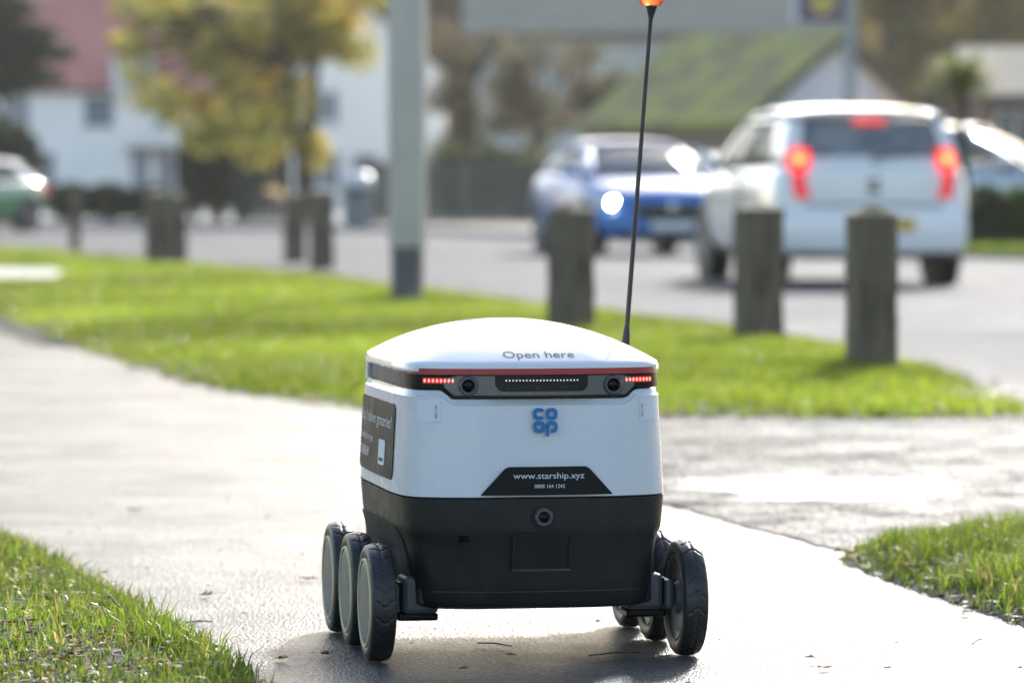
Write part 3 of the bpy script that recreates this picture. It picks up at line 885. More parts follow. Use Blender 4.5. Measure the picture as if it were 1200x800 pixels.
# wheels: patterned tyre, grey cover, cream ring; axis along x, cover towards -x
WR, WW = 0.092, 0.0200
def tyre_mesh():
    n = 352; prof = []
    for w, r in ((-0.75,0.066),(-0.95,0.072),(-1.0,0.079),(-0.93,0.0855),(-0.80,0.0890)): prof.append((w*WW, r, 0))
    for u in np.linspace(-0.66,0.66,13): prof.append((u*WW, WR-0.0042*abs(u/0.66)**2.6*0.55, 1))
    for w, r in ((0.80,0.0890),(0.93,0.0855),(1.0,0.079),(0.95,0.072),(0.75,0.066)): prof.append((w*WW, r, 0))
    mb = MB(); rings_ = []
    for j in range(n):
        a = 2*math.pi*j/n; row = []
        for (w, r, tr) in prof:
            g = 0.0
            u = w/WW
            ph = (a/(2*math.pi)*22 + 0.75*abs(u)) % 1.0
            if tr and abs(u) > 0.10 and ph < 0.11: g = 0.0024
            if tr and abs(abs(u)-0.0) < 0.07: g = max(g, 0.0018)
            row.append((w, (r-g)*math.cos(a), (r-g)*math.sin(a)))
        rings_.append(row)
    m = len(prof)
    V = [p for r in rings_ for p in r]; F = []
    for j in range(n):
        for i in range(m-1):
            F.append((j*m+i, j*m+i+1, ((j+1)%n)*m+i+1, ((j+1)%n)*m+i))
    mb.add(V, F)
    return mb
w0 = empty("wheel"); w0.parent = robot
tyre = tyre_mesh().build("tyre", M_RUBBER, w0, smooth='all')
MB().lathe([(0.0675,-WW*0.62),(0.0665,-WW*0.90),(0.0640,-WW*0.97),(0.055,-WW*0.99),(0.02,-WW*1.03),(0.004,-WW*1.04)], 64, 'x').build("hub_cover", M_DISC, w0, smooth=True)
MB().lathe([(0.0655,-WW*0.93),(0.0655,-WW*1.06),(0.0690,-WW*1.06),(0.0698,-WW*0.90)], 64, 'x', close=True).build("cover_ring", M_CREAM, w0, smooth=True)
MB().lathe([(0.0680,WW*0.60),(0.0660,WW*0.80),(0.058,WW*0.62),(0.030,WW*0.45),(0.022,WW*0.9),(0.004,WW*0.95)], 64, 'x').build("rim", M_ARM, w0, smooth=True)
MB().lathe([(0.0650,WW*0.80),(0.0650,WW*0.92),(0.0668,WW*0.92),(0.0672,WW*0.80)], 64, 'x', close=True).build("rim_ring", mat("rim_ring_grey",(0.22,0.22,0.2),0.4), w0, smooth=True)
WHEELS = [(-1,-0.222),(-1,0.0),(-1,0.215),(1,-0.222),(1,0.0),(1,0.215)]
for i, (s_, y) in enumerate(WHEELS):
    if i == 0: w = w0
    else:
        w = w0.copy(); COL.objects.link(w); w.parent = robot
        for ch in [c for c in w0.children]:
            c2 = ch.copy(); COL.objects.link(c2); c2.parent = w
    w.location = (s_*(0.266-WW), y, WR+0.0005)
    w.rotation_euler = (R(23*i), 0, 0) if s_ < 0 else (R(31*i), 0, math.pi)
    # drive arm between hull and wheel
    x0, x1 = (0.150, 0.2265); ya = y+0.022
    am = empty("drive_arm", (0,0,0)); am.parent = robot
    bx = lambda a, b_: (min(s_*a, s_*b_), max(s_*a, s_*b_))
    MB().box(*bx(x0,0.2075), ya-0.036, ya+0.036, 0.074, 0.132).build("arm_block", M_ARM, am, bevel=0.008)
    MB().box(*bx(0.206,0.2125), ya-0.026, ya+0.03, 0.080, 0.124).build("arm_joint", M_BLACK, am, bevel=0.003)
    MB().box(*bx(0.2115,x1), ya-0.034, ya+0.034, 0.074, 0.122).build("motor_block", M_ARM, am, bevel=0.007)
    MB().box(*bx(x0,0.215), ya-0.03, ya+0.03, 0.063, 0.075).build("arm_underside", M_BLACK, am, bevel=0.004)
for s_ in (-1, 1):
    MB().box(min(s_*0.158,s_*0.186), max(s_*0.158,s_*0.186), -0.25, 0.25, 0.088, 0.118).build("suspension_beam", M_HULL, robot, bevel=0.006)

for s_ in (-1, 1):  # black strips on the hull sides paint the shade behind the wheels
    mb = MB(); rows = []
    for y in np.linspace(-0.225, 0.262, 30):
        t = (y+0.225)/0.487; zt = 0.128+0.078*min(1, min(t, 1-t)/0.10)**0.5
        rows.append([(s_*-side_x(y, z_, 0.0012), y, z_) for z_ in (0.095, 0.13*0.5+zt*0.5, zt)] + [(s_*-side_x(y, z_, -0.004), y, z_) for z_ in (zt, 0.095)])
    mb.rings(rows).build("wheel_arch_shade", mat("recess_black",(0.004,0.004,0.004),0.7), robot)

# whip antenna with a beacon on top
ant = empty("antenna", (0.1985, 0.030, 0.0)); ant.parent = robot
def apt(z): return (0.0008+(z-0.46)*0.0775, 0.0, z)
MB().tube([apt(0.440),apt(0.462),apt(0.486),apt(0.500),apt(0.512)], [0.0078,0.0076,0.0068,0.0060,0.0044], 14).build("antenna_foot", M_RUBBER, ant, smooth=True)
zs = np.linspace(0.505,1.012,12)
MB().tube([apt(z) for z in zs]+[apt(1.020),apt(1.030),apt(1.036)], [0.0041-0.0006*i/11 for i in range(12)]+[0.0055,0.0085,0.0098], 12).build("antenna_rod", mat("antenna_grey",(0.03,0.03,0.03),0.4), ant, smooth=True)
def beaconmat():
    m, n, l, b = nodes_of("orange_beacon")
    setp(b, Base_Color=(1.0,0.17,0.05,1), Roughness=0.15, Transmission_Weight=0.55, IOR=1.3)
    return m
bc = apt(1.034)
MB().lathe([(0.0150,0.0),(0.0185,0.004),(0.0215,0.014),(0.0235,0.03),(0.0235,0.075),(0.020,0.09),(0.010,0.097),(0.002,0.098)], 28, 'z', bc).build("beacon", beaconmat(), ant, smooth=True)

# ================================================================= ROADSIDE THINGS
def woodmat(name, c1, c2, c3):
    m, n, l, b = nodes_of(name); v = coords(n)
    mp = n.new("ShaderNodeMapping"); mp.inputs["Scale"].default_value = (14, 14, 1.6); l.new(v, mp.inputs[0])
    f = noise(n, l, 3.0, 8, mp.outputs[0], 0.65)
    base = ramp(n, l, f, [(0.3, c1), (0.65, c2)])
    mx = n.new("ShaderNodeMix"); mx.data_type = 'RGBA'
    g = n.new("ShaderNodeNewGeometry"); sp = n.new("ShaderNodeSeparateXYZ"); l.new(g.outputs["True Normal"], sp.inputs[0])
    al = n.new("ShaderNodeMath"); al.operation = 'MULTIPLY'; l.new(sp.outputs[2], al.inputs[0])
    l.new(ramp(n, l, noise(n, l, 9, 6, v), [(0.35, 0.1), (0.6, 1.0)]), al.inputs[1])
    mxm = n.new("ShaderNodeMath"); mxm.operation = 'MAXIMUM'; l.new(al.outputs[0], mxm.inputs[0])
    l.new(ramp(n, l, noise(n, l, 5, 6, v, 0.7), [(0.58, 0.0), (0.8, 0.5)]), mxm.inputs[1])
    l.new(mxm.outputs[0], mx.inputs[0]); l.new(base, mx.inputs[6]); mx.inputs[7].default_value = (*c3, 1)
    l.new(mx.outputs[2], b.inputs["Base Color"]); setp(b, Roughness=0.85)
    l.new(bump(n, l, f, 0.7, 0.01), b.inputs["Normal"])
    MATS[name] = m
    return m
M_POST = woodmat("weathered_post", (0.09,0.068,0.042), (0.20,0.155,0.10), (0.12,0.115,0.04))

def bollard(px, py, w, h, rz, label, seed, top=0.055):
    r = random.Random(seed); g = ground_at(px, py)
    root = empty("wooden_bollard", (g.x, g.y, 0.02), rz, label=label, cat="bollard", group="wooden bollards along the verge")
    mb = MB(); hs = w/2; rings_ = []
    for z in np.linspace(-0.06, h-top-0.004, 14):
        k = hs*(1+r.uniform(-0.025,0.025)); dx, dy = r.uniform(-.003,.003), r.uniform(-.003,.003)
        c = 0.14
        pts = []
        for (sx, sy) in ((1,1),(-1,1),(-1,-1),(1,-1)):
            for t in ((1,1-c),(1-c,1)) if sx*sy > 0 else ((1-c,1),(1,1-c)):
                pts.append((dx+sx*k*t[0]*(1+r.uniform(-.012,.012)), dy+sy*k*t[1]*(1+r.uniform(-.012,.012)), z))
        rings_.append(pts)
    mb.rings(rings_).build("shaft", M_POST, root, smooth=True)
    cp = MB(); k = hs*1.015; z0 = h-top
    ring0 = [(k,k*.85),(k*.85,k),(-k*.85,k),(-k,k*.85),(-k,-k*.85),(-k*.85,-k),(k*.85,-k),(k,-k*.85)]
    cp.rings([[(x,y,z0-0.004) for x,y in ring0], [(x*1.01,y*1.01,z0+0.012) for x,y in ring0], [(x*.5+r.uniform(-.006,.006),y*.5,z0+top*0.62) for x,y in ring0], [(x*.06,y*.06,h) for x,y in ring0]])
    cp.build("pointed_cap", M_POST, root)
    # drying cracks in the shaft
    for k_ in range(3):
        cx = r.uniform(-.6,.6)*hs; z1 = r.uniform(.12,.3)
        MB().box(cx-.003, cx+.003, -hs*1.03, -hs*0.96, z1, z1+r.uniform(.12,.25)).build("crack", mat("crack_dark",(0.015,0.013,0.01),0.9), root)
    return root
bollard(1021,443,0.178,0.665,R(8),"nearest wooden bollard, at the right in front of the white car's number plate",1)
bollard(889,405,0.192,0.665,R(20),"wooden bollard in front of the white car's rear left corner",2,0.045)
bollard(669,392,0.185,0.665,R(38),"greenish wooden bollard behind the robot's antenna, in front of the blue car",3,0.065)
bollard(377,314,0.215,0.74,R(12),"right one of the two bollards left of the lamp column",4,0.04)
bollard(345,306,0.185,0.72,R(30),"slimmer bollard beside the yellow tree's trunk, left of its twin",5,0.04)
bollard(186,311,0.26,0.74,R(10),"stout dark bollard, the left of an overlapping pair at the left",6,0.05)
bollard(208,305,0.17,0.70,R(25),"narrower bollard half hidden behind the stout left one",7,0.04)
bollard(88,294,0.13,0.70,R(5),"thin lone bollard farthest left on the lawn",8,0.03)

# lamp column
g = ground_at(477.5, 358)
col = empty("lamp_column", (g.x, g.y, 0.03), label="tall grey metal lamp column with darker base standing on the verge", cat="lamp post")
M_GALV = mat("galvanised_grey", (0.58,0.515,0.42), 0.6, scale=3, vary=0.06, bumps=0.05)
M_COLB = mat("column_base_paint", (0.14,0.13,0.11), 0.65, scale=6, vary=0.2, bumps=0.2)
MB().lathe([(0.120,-0.1),(0.120,0.005),(0.109,0.02),(0.109,0.345),(0.104,0.355)], 32).build("base_section", M_COLB, col, smooth=True)
MB().lathe([(0.115,0.350),(0.1225,0.358),(0.1235,0.8),(0.1260,1.30),(0.1260,2.35),(0.085,2.5),(0.06,6.2)], 32).build("shaft", M_GALV, col, smooth=True)
MB().box(-0.045,0.045,-0.128,-0.10,0.55,0.98).build("access_door", M_GALV, col, bevel=0.004)
MB().tube([(0,0,6.1),(0.02,0.2,6.5),(0.05,0.8,6.62)], [0.045,0.04,0.035], 10).build("bracket", M_GALV, col, smooth=True)
MB().box(-0.09,0.19,0.7,1.35,6.56,6.68).build("lantern", M_GALV, col, bevel=0.03)

# ================================================================= CARS
M_TYRE = mat("car_tyre", (0.02,0.02,0.02), 0.7)
M_RIM = mat("alloy_rim", (0.35,0.36,0.37), 0.35, metallic=0.6)
M_TRIM = mat("black_trim", (0.015,0.015,0.016), 0.5)
M_SEAT = mat("seat_cloth", (0.035,0.035,0.038), 0.9)
M_PANE = glass("car_glass", (0.97,0.99,0.985), 0.80)
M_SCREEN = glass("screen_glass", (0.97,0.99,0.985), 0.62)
M_SCREEN.node_tree.nodes["Principled BSDF"].inputs["Base Color"].default_value = (0.30,0.34,0.36,1)  # paler still: the screens' sky reflection is put into the base colour
M_CHROME = mat("chrome", (0.6,0.6,0.6), 0.15, metallic=1.0)

def section(y, zb, zs, hw, crown=0.02):
    h = zs-zb
    half = [(0,zb),(hw*.55,zb),(hw*.86,zb+.01),(hw*.955,zb+.14*h),(hw*.985,zb+.30*h),(hw,zb+.50*h),(hw*.985,zb+.70*h),(hw*.955,zb+.86*h),(hw*.91,zb+.955*h),(hw*.82,zs),(hw*.5,zs+crown*.7),(0,zs+crown)]
    return [(x,y,z) for x,z in half] + [(-x,y,z) for x,z in half[-2:0:-1]]

def lerp3(a, b_, t): return tuple(a[i]+(b_[i]-a[i])*t for i in range(3))
def quad_part(name, A, B, C_, D, s0, s1, t0, t1, m, parent, off, bow=0.0, n=6, thick=0.012):
    """panel on the ruled face A-B (bottom) to D-C (top); s along, t up; bowed out"""
    A, B, C_, D = map(Vector, (A,B,C_,D))
    nrm = (B-A).cross(D-A).normalized()
    P = []
    for i in range(n+1):
        row = []
        for j in range(n+1):
            s_ = s0+(s1-s0)*i/n; t = t0+(t1-t0)*j/n
            p = (A.lerp(B, s_)).lerp(D.lerp(C_, s_), t)
            row.append(p + nrm*(off+bow*(1-(2*s_-1)**2)*0.7+bow*0.4*(1-(2*t-1)**2)))
        P.append(row)
    o = MB().grid(P).build(name, m, parent, smooth='all', normals=False)
    md = o.modifiers.new("thick", 'SOLIDIFY'); md.thickness = thick; md.offset = -1
    return o

def car(name, label, loc, rz, paint, st, gh, axles, wr, track, seats=True):
    root = empty(name, loc, rz, label=label, cat="car")
    mb = MB().rings([section(*s_) for s_ in st])
    body = mb.build("body", paint, root, smooth=True)
    sub = body.modifiers.new("soft", 'SUBSURF'); sub.levels = sub.render_levels = 1
    cut = []
    for y in axles:
        for s_ in (-1, 1):
            c = MB().lathe([(wr+0.055, s_*(track-0.20)), (wr+0.055, s_*(track+0.4))], 40, 'x', (0,y,wr)).build("cutter", None)
            c.parent = root; cut.append(c)
            bm_ = body.modifiers.new("arch", 'BOOLEAN'); bm_.operation = 'DIFFERENCE'; bm_.object = c; bm_.solver = 'EXACT'
    bpy.context.view_layer.update()
    me = bpy.data.meshes.new_from_object(body.evaluated_get(bpy.context.evaluated_depsgraph_get()))
    body.modifiers.clear(); body.data = me
    me.materials.clear(); me.materials.append(paint)
    me.polygons.foreach_set("use_smooth", [True]*len(me.polygons)); me.set_sharp_from_angle(angle=R(35))
    for c in cut: bpy.data.objects.remove(c)
    # wheels
    w0 = None
    for y in axles:
        for s_ in (-1, 1):
            MB().lathe([(wr+0.05, -0.10),(wr+0.05, 0.09)], 28, 'x', (s_*(track-0.10),y,wr+0.01)).build("wheel_arch_liner", M_TRIM, root, smooth=True)
            w = empty("wheel", (s_*track, y, wr), 0 if s_ > 0 else math.pi); w.parent = root
            if w0 is None:
                MB().lathe([(wr*.62,-0.19),(wr*.9,-0.195),(wr*.99,-0.17),(wr,-0.09),(wr*.99,-0.02),(wr*.9,0.0),(wr*.64,-0.005)], 36, 'x').build("tyre", M_TYRE, w, smooth=True)
                rim = MB().lathe([(wr*.66,-0.012),(wr*.62,-0.004),(wr*.57,-0.02),(wr*.5,-0.05),(wr*.2,-0.03),(wr*.12,-0.012),(0.01,-0.01)], 36, 'x')
                for k in range(5):
                    a = 2*math.pi*k/5
                    rim.tube([(-0.02, wr*.1*math.cos(a), wr*.1*math.sin(a)),(-0.012, wr*.6*math.cos(a), wr*.6*math.sin(a))], [0.03,0.022], 6)
                rim.build("rim", M_RIM, w, smooth=True); w0 = w
            else:
                for ch in w0.children:
                    c2 = ch.copy(); COL.objects.link(c2); c2.parent = w
    # greenhouse
    g_ = gh; rb, fb, rt, ft = g_['rb'], g_['fb'], g_['rt'], g_['ft']   # (y, z, half width)
    RL, RR = (-rb[2],rb[0],rb[1]), (rb[2],rb[0],rb[1]); FL, FR = (-fb[2],fb[0],fb[1]), (fb[2],fb[0],fb[1])
    TRL, TRR = (-rt[2],rt[0],rt[1]), (rt[2],rt[0],rt[1]); TFL, TFR = (-ft[2],ft[0],ft[1]), (ft[2],ft[0],ft[1])
    cp, bp0, bp1, ap = g_['cpillar'], *g_['bpillar'], g_['apillar']
    for (A,B,C_,D,sd) in ((FL,RL,TRL,TFL,-1),(RR,FR,TFR,TRR,1)):
        f = (lambda u: 1-u) if sd < 0 else (lambda u: u)
        sp = lambda u0, u1: tuple(sorted((f(u0), f(u1))))
        quad_part("rear_pillar", A,B,C_,D, *sp(-0.01,cp), 0,1, paint, root, 0.0, 0.03)
        quad_part("side_window", A,B,C_,D, *sp(cp,bp0), 0.0,0.93, M_PANE, root, -0.006, 0.03, thick=0.005)
        quad_part("door_pillar", A,B,C_,D, *sp(bp0,bp1), 0,1, M_TRIM, root, 0.0, 0.03)
        quad_part("side_window", A,B,C_,D, *sp(bp1,ap), 0.0,0.93, M_PANE, root, -0.006, 0.03, thick=0.005)
        quad_part("front_pillar", A,B,C_,D, *sp(ap,1.01), 0,1, paint, root, 0.0, 0.03)
        quad_part("roof_rail", A,B,C_,D, 0,1, 0.925,1.0, paint, root, 0.004, 0.03)
    rp = g_.get('rearpost', 0.1)
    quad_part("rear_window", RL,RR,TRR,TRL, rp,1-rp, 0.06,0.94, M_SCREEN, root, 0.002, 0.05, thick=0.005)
    for s0, s1 in ((-0.01,rp),(1-rp,1.01)): quad_part("rear_post", RL,RR,TRR,TRL, s0,s1, -.02,1, paint, root, 0.0, 0.05)
    quad_part("window_sill", RL,RR,TRR,TRL, 0,1, -0.06,0.065, paint, root, 0.003, 0.05)
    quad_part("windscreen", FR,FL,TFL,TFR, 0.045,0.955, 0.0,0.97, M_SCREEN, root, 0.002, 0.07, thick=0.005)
    for s0, s1 in ((-0.01,0.05),(0.95,1.01)): quad_part("screen_post", FR,FL,TFL,TFR, s0,s1, 0,1, paint, root, 0.0, 0.07)
    # roof
    P = []; zc = g_['crown']
    for i in range(13):
        u = i/12; y = rt[0]-g_.get('spoiler',0.06)+(ft[0]+0.05-rt[0]+g_.get('spoiler',0.06))*u
        hw = rt[2]+(ft[2]-rt[2])*u+0.02; zz = rt[1]+(ft[1]-rt[1])*u+zc*(1-(2*u-1)**2)
        P.append([(hw*v, y-0.05*v*v*(1 if u > .5 else -.3)*(abs(2*u-1)), zz+0.045*(1-abs(v)**3.2)) for v in np.linspace(-1,1,15)])
    o = MB().grid(P).build("roof", paint, root, smooth='all', normals=False)
    md = o.modifiers.new("thick", 'SOLIDIFY'); md.thickness = 0.035; md.offset = 1
    # cabin
    y0, y1 = rb[0]+0.08, fb[0]-0.08
    zb_ = min(rb[1], fb[1])
    MB().box(-fb[2]+.05, fb[2]-.05, y0, y1, zb_-0.05, zb_+0.028).build("cabin_deck", M_SEAT, root)
    if seats:
        for x in (-0.34, 0.34):
            ys = y0+(y1-y0)*0.52
            MB().box(x-.23, x+.23, ys-.06, ys+.06, zb_-0.05, zb_+0.13).build("seat_back", M_SEAT, root, bevel=0.04)
            MB().box(x-.13, x+.13, ys-.09, ys, zb_+0.15, zb_+0.33).build("headrest", M_SEAT, root, bevel=0.04)
            MB().box(x-.12, x+.12, y0+.35, y0+.43, zb_+0.02, zb_+0.15).build("headrest", M_SEAT, root, bevel=0.03)
    # mirrors
    for s_ in (-1, 1):
        m_ = MB().box(s_*(fb[2]+.06), s_*(fb[2]+.24), fb[0]-.32, fb[0]-.20, fb[1]-.01, fb[1]+.13).build("door_mirror", paint, root, bevel=0.03)
        MB().box(s_*(fb[2]-.02), s_*(fb[2]+.09), fb[0]-.29, fb[0]-.23, fb[1]+.0, fb[1]+.03).build("mirror_stalk", M_TRIM, m_)
    return root

# --- white city hatchback driving away
P_WHITE = mat("car_white_paint", (0.90,0.885,0.85), 0.22, vary=0.02, scale=2, coat=0.8, rvary=0.04)
gw = ground_at(1020, 333)
st_w = [(-1.765,.40,.90,.70),(-1.755,.33,.955,.76),(-1.71,.25,.985,.80),(-1.5,.215,.99,.82),(-1.0,.19,.985,.825),(-.4,.19,.98,.822),(.3,.19,.975,.82),(.8,.20,.965,.818),(1.05,.20,.94,.81),(1.3,.21,.885,.79),(1.55,.23,.82,.75),(1.69,.27,.74,.69),(1.775,.37,.62,.58)]
gh_w = dict(rb=(-1.70,.985,.70), rt=(-1.50,1.33,.615), fb=(1.02,.955,.72), ft=(.22,1.345,.585), cpillar=.20, bpillar=(.50,.54), apillar=.95, crown=.045, rearpost=.075, spoiler=.07)
cw = car("hatchback", "white hatchback seen from behind with lit brake lights on the road", (gw.x-0.24, gw.y+1.72, -0.012), R(8.5), P_WHITE, st_w, gh_w, (-1.18,1.22), .29, .80)
M_TAIL = emit("brake_light_red", (1.0,0.035,0.03), 0.6)
M_TAILHOT = emit("brake_light_core", (1.0,0.25,0.07), 2.4)
M_TAILDK = emit("tail_lens_red", (0.62,0.02,0.025), 0.35)
for s_ in (-1, 1):
    x0 = s_*.635
    tl = MB().rings([[(x0-s_*.115,-1.745,1.10),(x0+s_*.035,-1.68,1.105),(x0+s_*.05,-1.60,1.09),(x0-.0,-1.60,1.09)],
        [(x0-s_*.125,-1.775,.99),(x0+s_*.045,-1.73,.99),(x0+s_*.085,-1.62,.99),(x0,-1.62,.99)],
        [(x0-s_*.09,-1.79,.90),(x0+s_*.035,-1.765,.90),(x0+s_*.085,-1.64,.90),(x0,-1.64,.90)]]).build("tail_light", M_TAIL, cw, bevel=0.01)
    MB().rings([[(x0-s_*.075,-1.792,.895),(x0+s_*.035,-1.767,.895),(x0+s_*.08,-1.64,.895),(x0,-1.64,.895)],
        [(x0-s_*.085,-1.795,.78),(x0+s_*.02,-1.775,.78),(x0+s_*.07,-1.64,.78),(x0,-1.64,.78)],
        [(x0-s_*.13,-1.792,.70),(x0+s_*.0,-1.775,.70),(x0+s_*.05,-1.64,.71),(x0,-1.64,.71)]]).build("tail_lens_lower", M_TAILDK, cw, bevel=0.008)
    MB().lathe([(0.036,0.02),(0.034,-0.008),(0.02,-0.018),(0.004,-0.022)], 20, 'y', (x0-s_*.03,-1.765,1.015)).build("brake_bulb", M_TAILHOT, tl, smooth=True)
MB().box(-.13,.13,-1.625,-1.57,1.300,1.330).build("high_brake_light", M_TAIL, cw, bevel=0.006)
MB().box(-.48,.48,-1.80,-1.70,1.375,1.40).build("spoiler_edge", P_WHITE, cw, bevel=0.01) if False else None
MB().rings([section(y,zb,zs,hw,0) for y,zb,zs,hw in ((-1.72,.24,.62,.79),(-1.79,.25,.625,.775),(-1.825,.28,.60,.72),(-1.835,.33,.56,.62))]).build("rear_bumper", P_WHITE, cw, smooth=True)
MB().box(-.62,.62,-1.80,-1.70,.215,.285).build("bumper_skirt", M_TRIM, cw, bevel=0.02)
MB().box(-.20,.32,-1.852,-1.83,.435,.545).build("number_plate", mat("plate_yellow",(0.75,0.48,0.06),0.4), cw, bevel=0.004)
MB().box(-.57,.57,-1.790,-1.765,.640,.650).build("tailgate_seam", M_TRIM, cw)
MB().lathe([(0.045,0.01),(0.045,-0.006),(0.03,-0.012),(0.004,-0.013)], 24, 'y', (0,-1.788,.86)).build("badge", M_CHROME, cw, smooth=True)
MB().box(-.045,.045,-1.80,-1.775,.745,.79).build("tailgate_handle", M_TRIM, cw, bevel=0.008)
MB().tube([(0,-1.775,.985),(0.02,-1.765,1.03),(0.36,-1.752,1.05)], [0.016,0.012,0.007], 8).build("rear_wiper", M_TRIM, cw)
for s_ in (-1,1):
    MB().tube([(s_*.835,-.30,.80),(s_*.85,-.27,.80),(s_*.85,-.14,.80),(s_*.835,-.11,.80)], [.012]*4, 8).build("door_handle", P_WHITE, cw)
    MB().box(s_*.826-.006,s_*.826+.006,-.42,-.41,.34,.95).build("door_seam", M_TRIM, cw)

# --- blue hatchback coming towards us
P_BLUE = mat("car_blue_paint", (0.012,0.17,0.50), 0.32, vary=0.05, scale=2, coat=0.35, rvary=0.04)
gb = ground_at(741, 299)
st_b = [(-2.05,.45,.80,.66),(-2.03,.38,.92,.76),(-1.9,.28,.99,.84),(-1.5,.23,1.0,.885),(-.8,.20,.985,.895),(0,.20,.97,.895),(.6,.20,.955,.89),(.95,.205,.935,.885),(1.3,.21,.89,.87),(1.65,.22,.83,.845),(1.9,.24,.76,.80),(2.02,.27,.68,.72),(2.08,.35,.58,.60)]
gh_b = dict(rb=(-1.75,1.0,.70), rt=(-1.25,1.27,.55), fb=(.98,.93,.76), ft=(.05,1.285,.57), cpillar=.16, bpillar=(.50,.54), apillar=.94, crown=.045, rearpost=.13, spoiler=.25)
cb = car("hatchback", "blue hatchback coming towards the camera with one headlight lit", (gb.x+0.03, gb.y+2.05, -0.012), R(180+12), P_BLUE, st_b, gh_b, (-1.30,1.28), .32, .86)
M_LAMPON = emit("headlight_lit", (1.0,0.99,0.95), 90.0)
M_LAMPGL = mat("headlight_lens", (0.55,0.57,0.6), 0.08, coat=1.0)
for s_ in (-1, 1):
    hl = MB().rings([[(s_*.50,2.02,.64),(s_*.74,1.93,.69),(s_*.84,1.78,.74),(s_*.80,1.78,.70)],[(s_*.50,2.045,.57),(s_*.74,1.96,.58),(s_*.845,1.80,.63),(s_*.80,1.78,.62)]]).build("headlight", M_LAMPGL, cb, bevel=0.01)
    MB().lathe([(0.048,-0.02),(0.048,0.012),(0.02,0.022),(0.003,0.024)], 20, 'y', (s_*.68,1.985,.62)).build("headlamp_bulb", M_LAMPON if s_ > 0 else M_CHROME, hl, smooth=True)
    MB().box(s_*.56,s_*.74,1.98,2.02,.33,.39).build("fog_lamp", M_TRIM, cb, bevel=0.01)
MB().rings([section(y,zb,zs,hw,0) for y,zb,zs,hw in ((1.90,.20,.56,.83),(2.02,.21,.56,.80),(2.10,.24,.54,.70),(2.13,.29,.51,.58))]).build("front_bumper", P_BLUE, cb, smooth=True)
MB().rings([[(-.44,2.10,.62),(.44,2.10,.62),(.44,2.02,.62),(-.44,2.02,.62)],[(-.46,2.142,.50),(.46,2.142,.50),(.46,2.02,.50),(-.46,2.02,.50)],[(-.34,2.145,.40),(.34,2.145,.40),(.34,2.02,.40),(-.34,2.02,.40)]]).build("grille", M_TRIM, cb, bevel=0.01)
MB().box(-.26,.26,2.138,2.160,.30,.41).build("number_plate", mat("plate_white",(0.75,0.76,0.76),0.4), cb, bevel=0.004)
MB().box(-.66,.66,2.02,2.148,.19,.285).build("lower_grille", M_TRIM, cb, bevel=0.03)
MB().lathe([(0.055,0.0),(0.055,0.012),(0.02,0.016)], 20, 'y', (0,2.135,.575)).build("badge", M_CHROME, cb, smooth=True)
for s_ in (-1,1):
    MB().box(s_*.897-.006,s_*.897+.006,-.30,-.29,.34,.95).build("door_seam", M_TRIM, cb)
    MB().tube([(s_*.90,-.22,.82),(s_*.915,-.19,.82),(s_*.915,-.06,.82),(s_*.90,-.03,.82)], [.012]*4, 8).build("door_handle", P_BLUE, cb)

# --- silver car parked behind the planter, nose to the right
P_SILV = mat("car_silver_paint", (0.50,0.52,0.54), 0.25, vary=0.04, scale=2, coat=0.8, metallic=0.3)
st_s = [(-2.1,.5,.92,.7),(-2.08,.42,1.02,.8),(-1.95,.32,1.08,.87),(-1.5,.26,1.09,.9),(-.8,.24,1.08,.91),(0,.24,1.07,.91),(.7,.24,1.05,.905),(1.0,.24,1.03,.9),(1.4,.25,.99,.885),(1.8,.27,.93,.85),(2.05,.31,.84,.78),(2.12,.42,.7,.64)]
gh_s = dict(rb=(-1.9,1.08,.74), rt=(-1.55,1.44,.6), fb=(1.02,1.0,.78), ft=(.20,1.45,.6), cpillar=.14, bpillar=(.48,.52), apillar=.95, crown=.05, rearpost=.1, spoiler=.08)
cs_pos = at(1128, 226, 53.5)
cs = car("parked_car", "silver car parked at the right behind the slim tree, windscreen sloping right", (cs_pos.x+0.1, 54.2, 0.06), R(-112), P_SILV, st_s, gh_s, (-1.33,1.33), .34, .87)
for s_ in (-1,1):
    MB().rings([[(s_*.55,2.06,.80),(s_*.78,1.95,.86),(s_*.86,1.8,.9),(s_*.8,1.8,.86)],[(s_*.55,2.09,.72),(s_*.78,1.99,.74),(s_*.87,1.82,.78),(s_*.8,1.8,.76)]]).build("headlight", M_LAMPGL, cs, bevel=0.01)
MB().box(-.5,.5,2.08,2.14,.5,.68).build("grille", M_TRIM, cs, bevel=0.02)

# --- green car at the far left edge
P_GREEN = mat("car_green_paint", (0.10,0.25,0.12), 0.22, vary=0.05, scale=2, coat=0.9)
gg = ground_at(8, 272)
st_g = [(y,zb,zs,hw*.96) for y,zb,zs,hw in st_b]
cg = car("parked_car", "green car with roof glare painted white at the far left edge of the road", (gg.x-1.15, gg.y+1.2, -0.012), R(152), P_GREEN, st_g, gh_b, (-1.30,1.28), .32, .83)
for s_ in (-1,1):
    MB().box(s_*.55,s_*.76,-2.075,-1.98,.72,.90).build("tail_light", M_TAILDK, cg, bevel=0.02)
    MB().rings([[(s_*.50,2.02,.64),(s_*.74,1.93,.69),(s_*.82,1.78,.74),(s_*.78,1.78,.70)],[(s_*.50,2.045,.57),(s_*.74,1.96,.58),(s_*.825,1.80,.63),(s_*.78,1.78,.62)]]).build("headlight", M_LAMPGL, cg, bevel=0.01)
MB().box(-.45,.45,2.06,2.12,.42,.6).build("grille", M_TRIM, cg, bevel=0.02)
for ch in cg.children:
    if ch.name.split('.')[0] in ("roof", "roof_rail", "rear_pillar", "rear_post", "front_pillar", "screen_post"):
        ch.data.materials.clear(); ch.data.materials.append(P_WHITE)  # glare on the roof and pillars put in as white paint
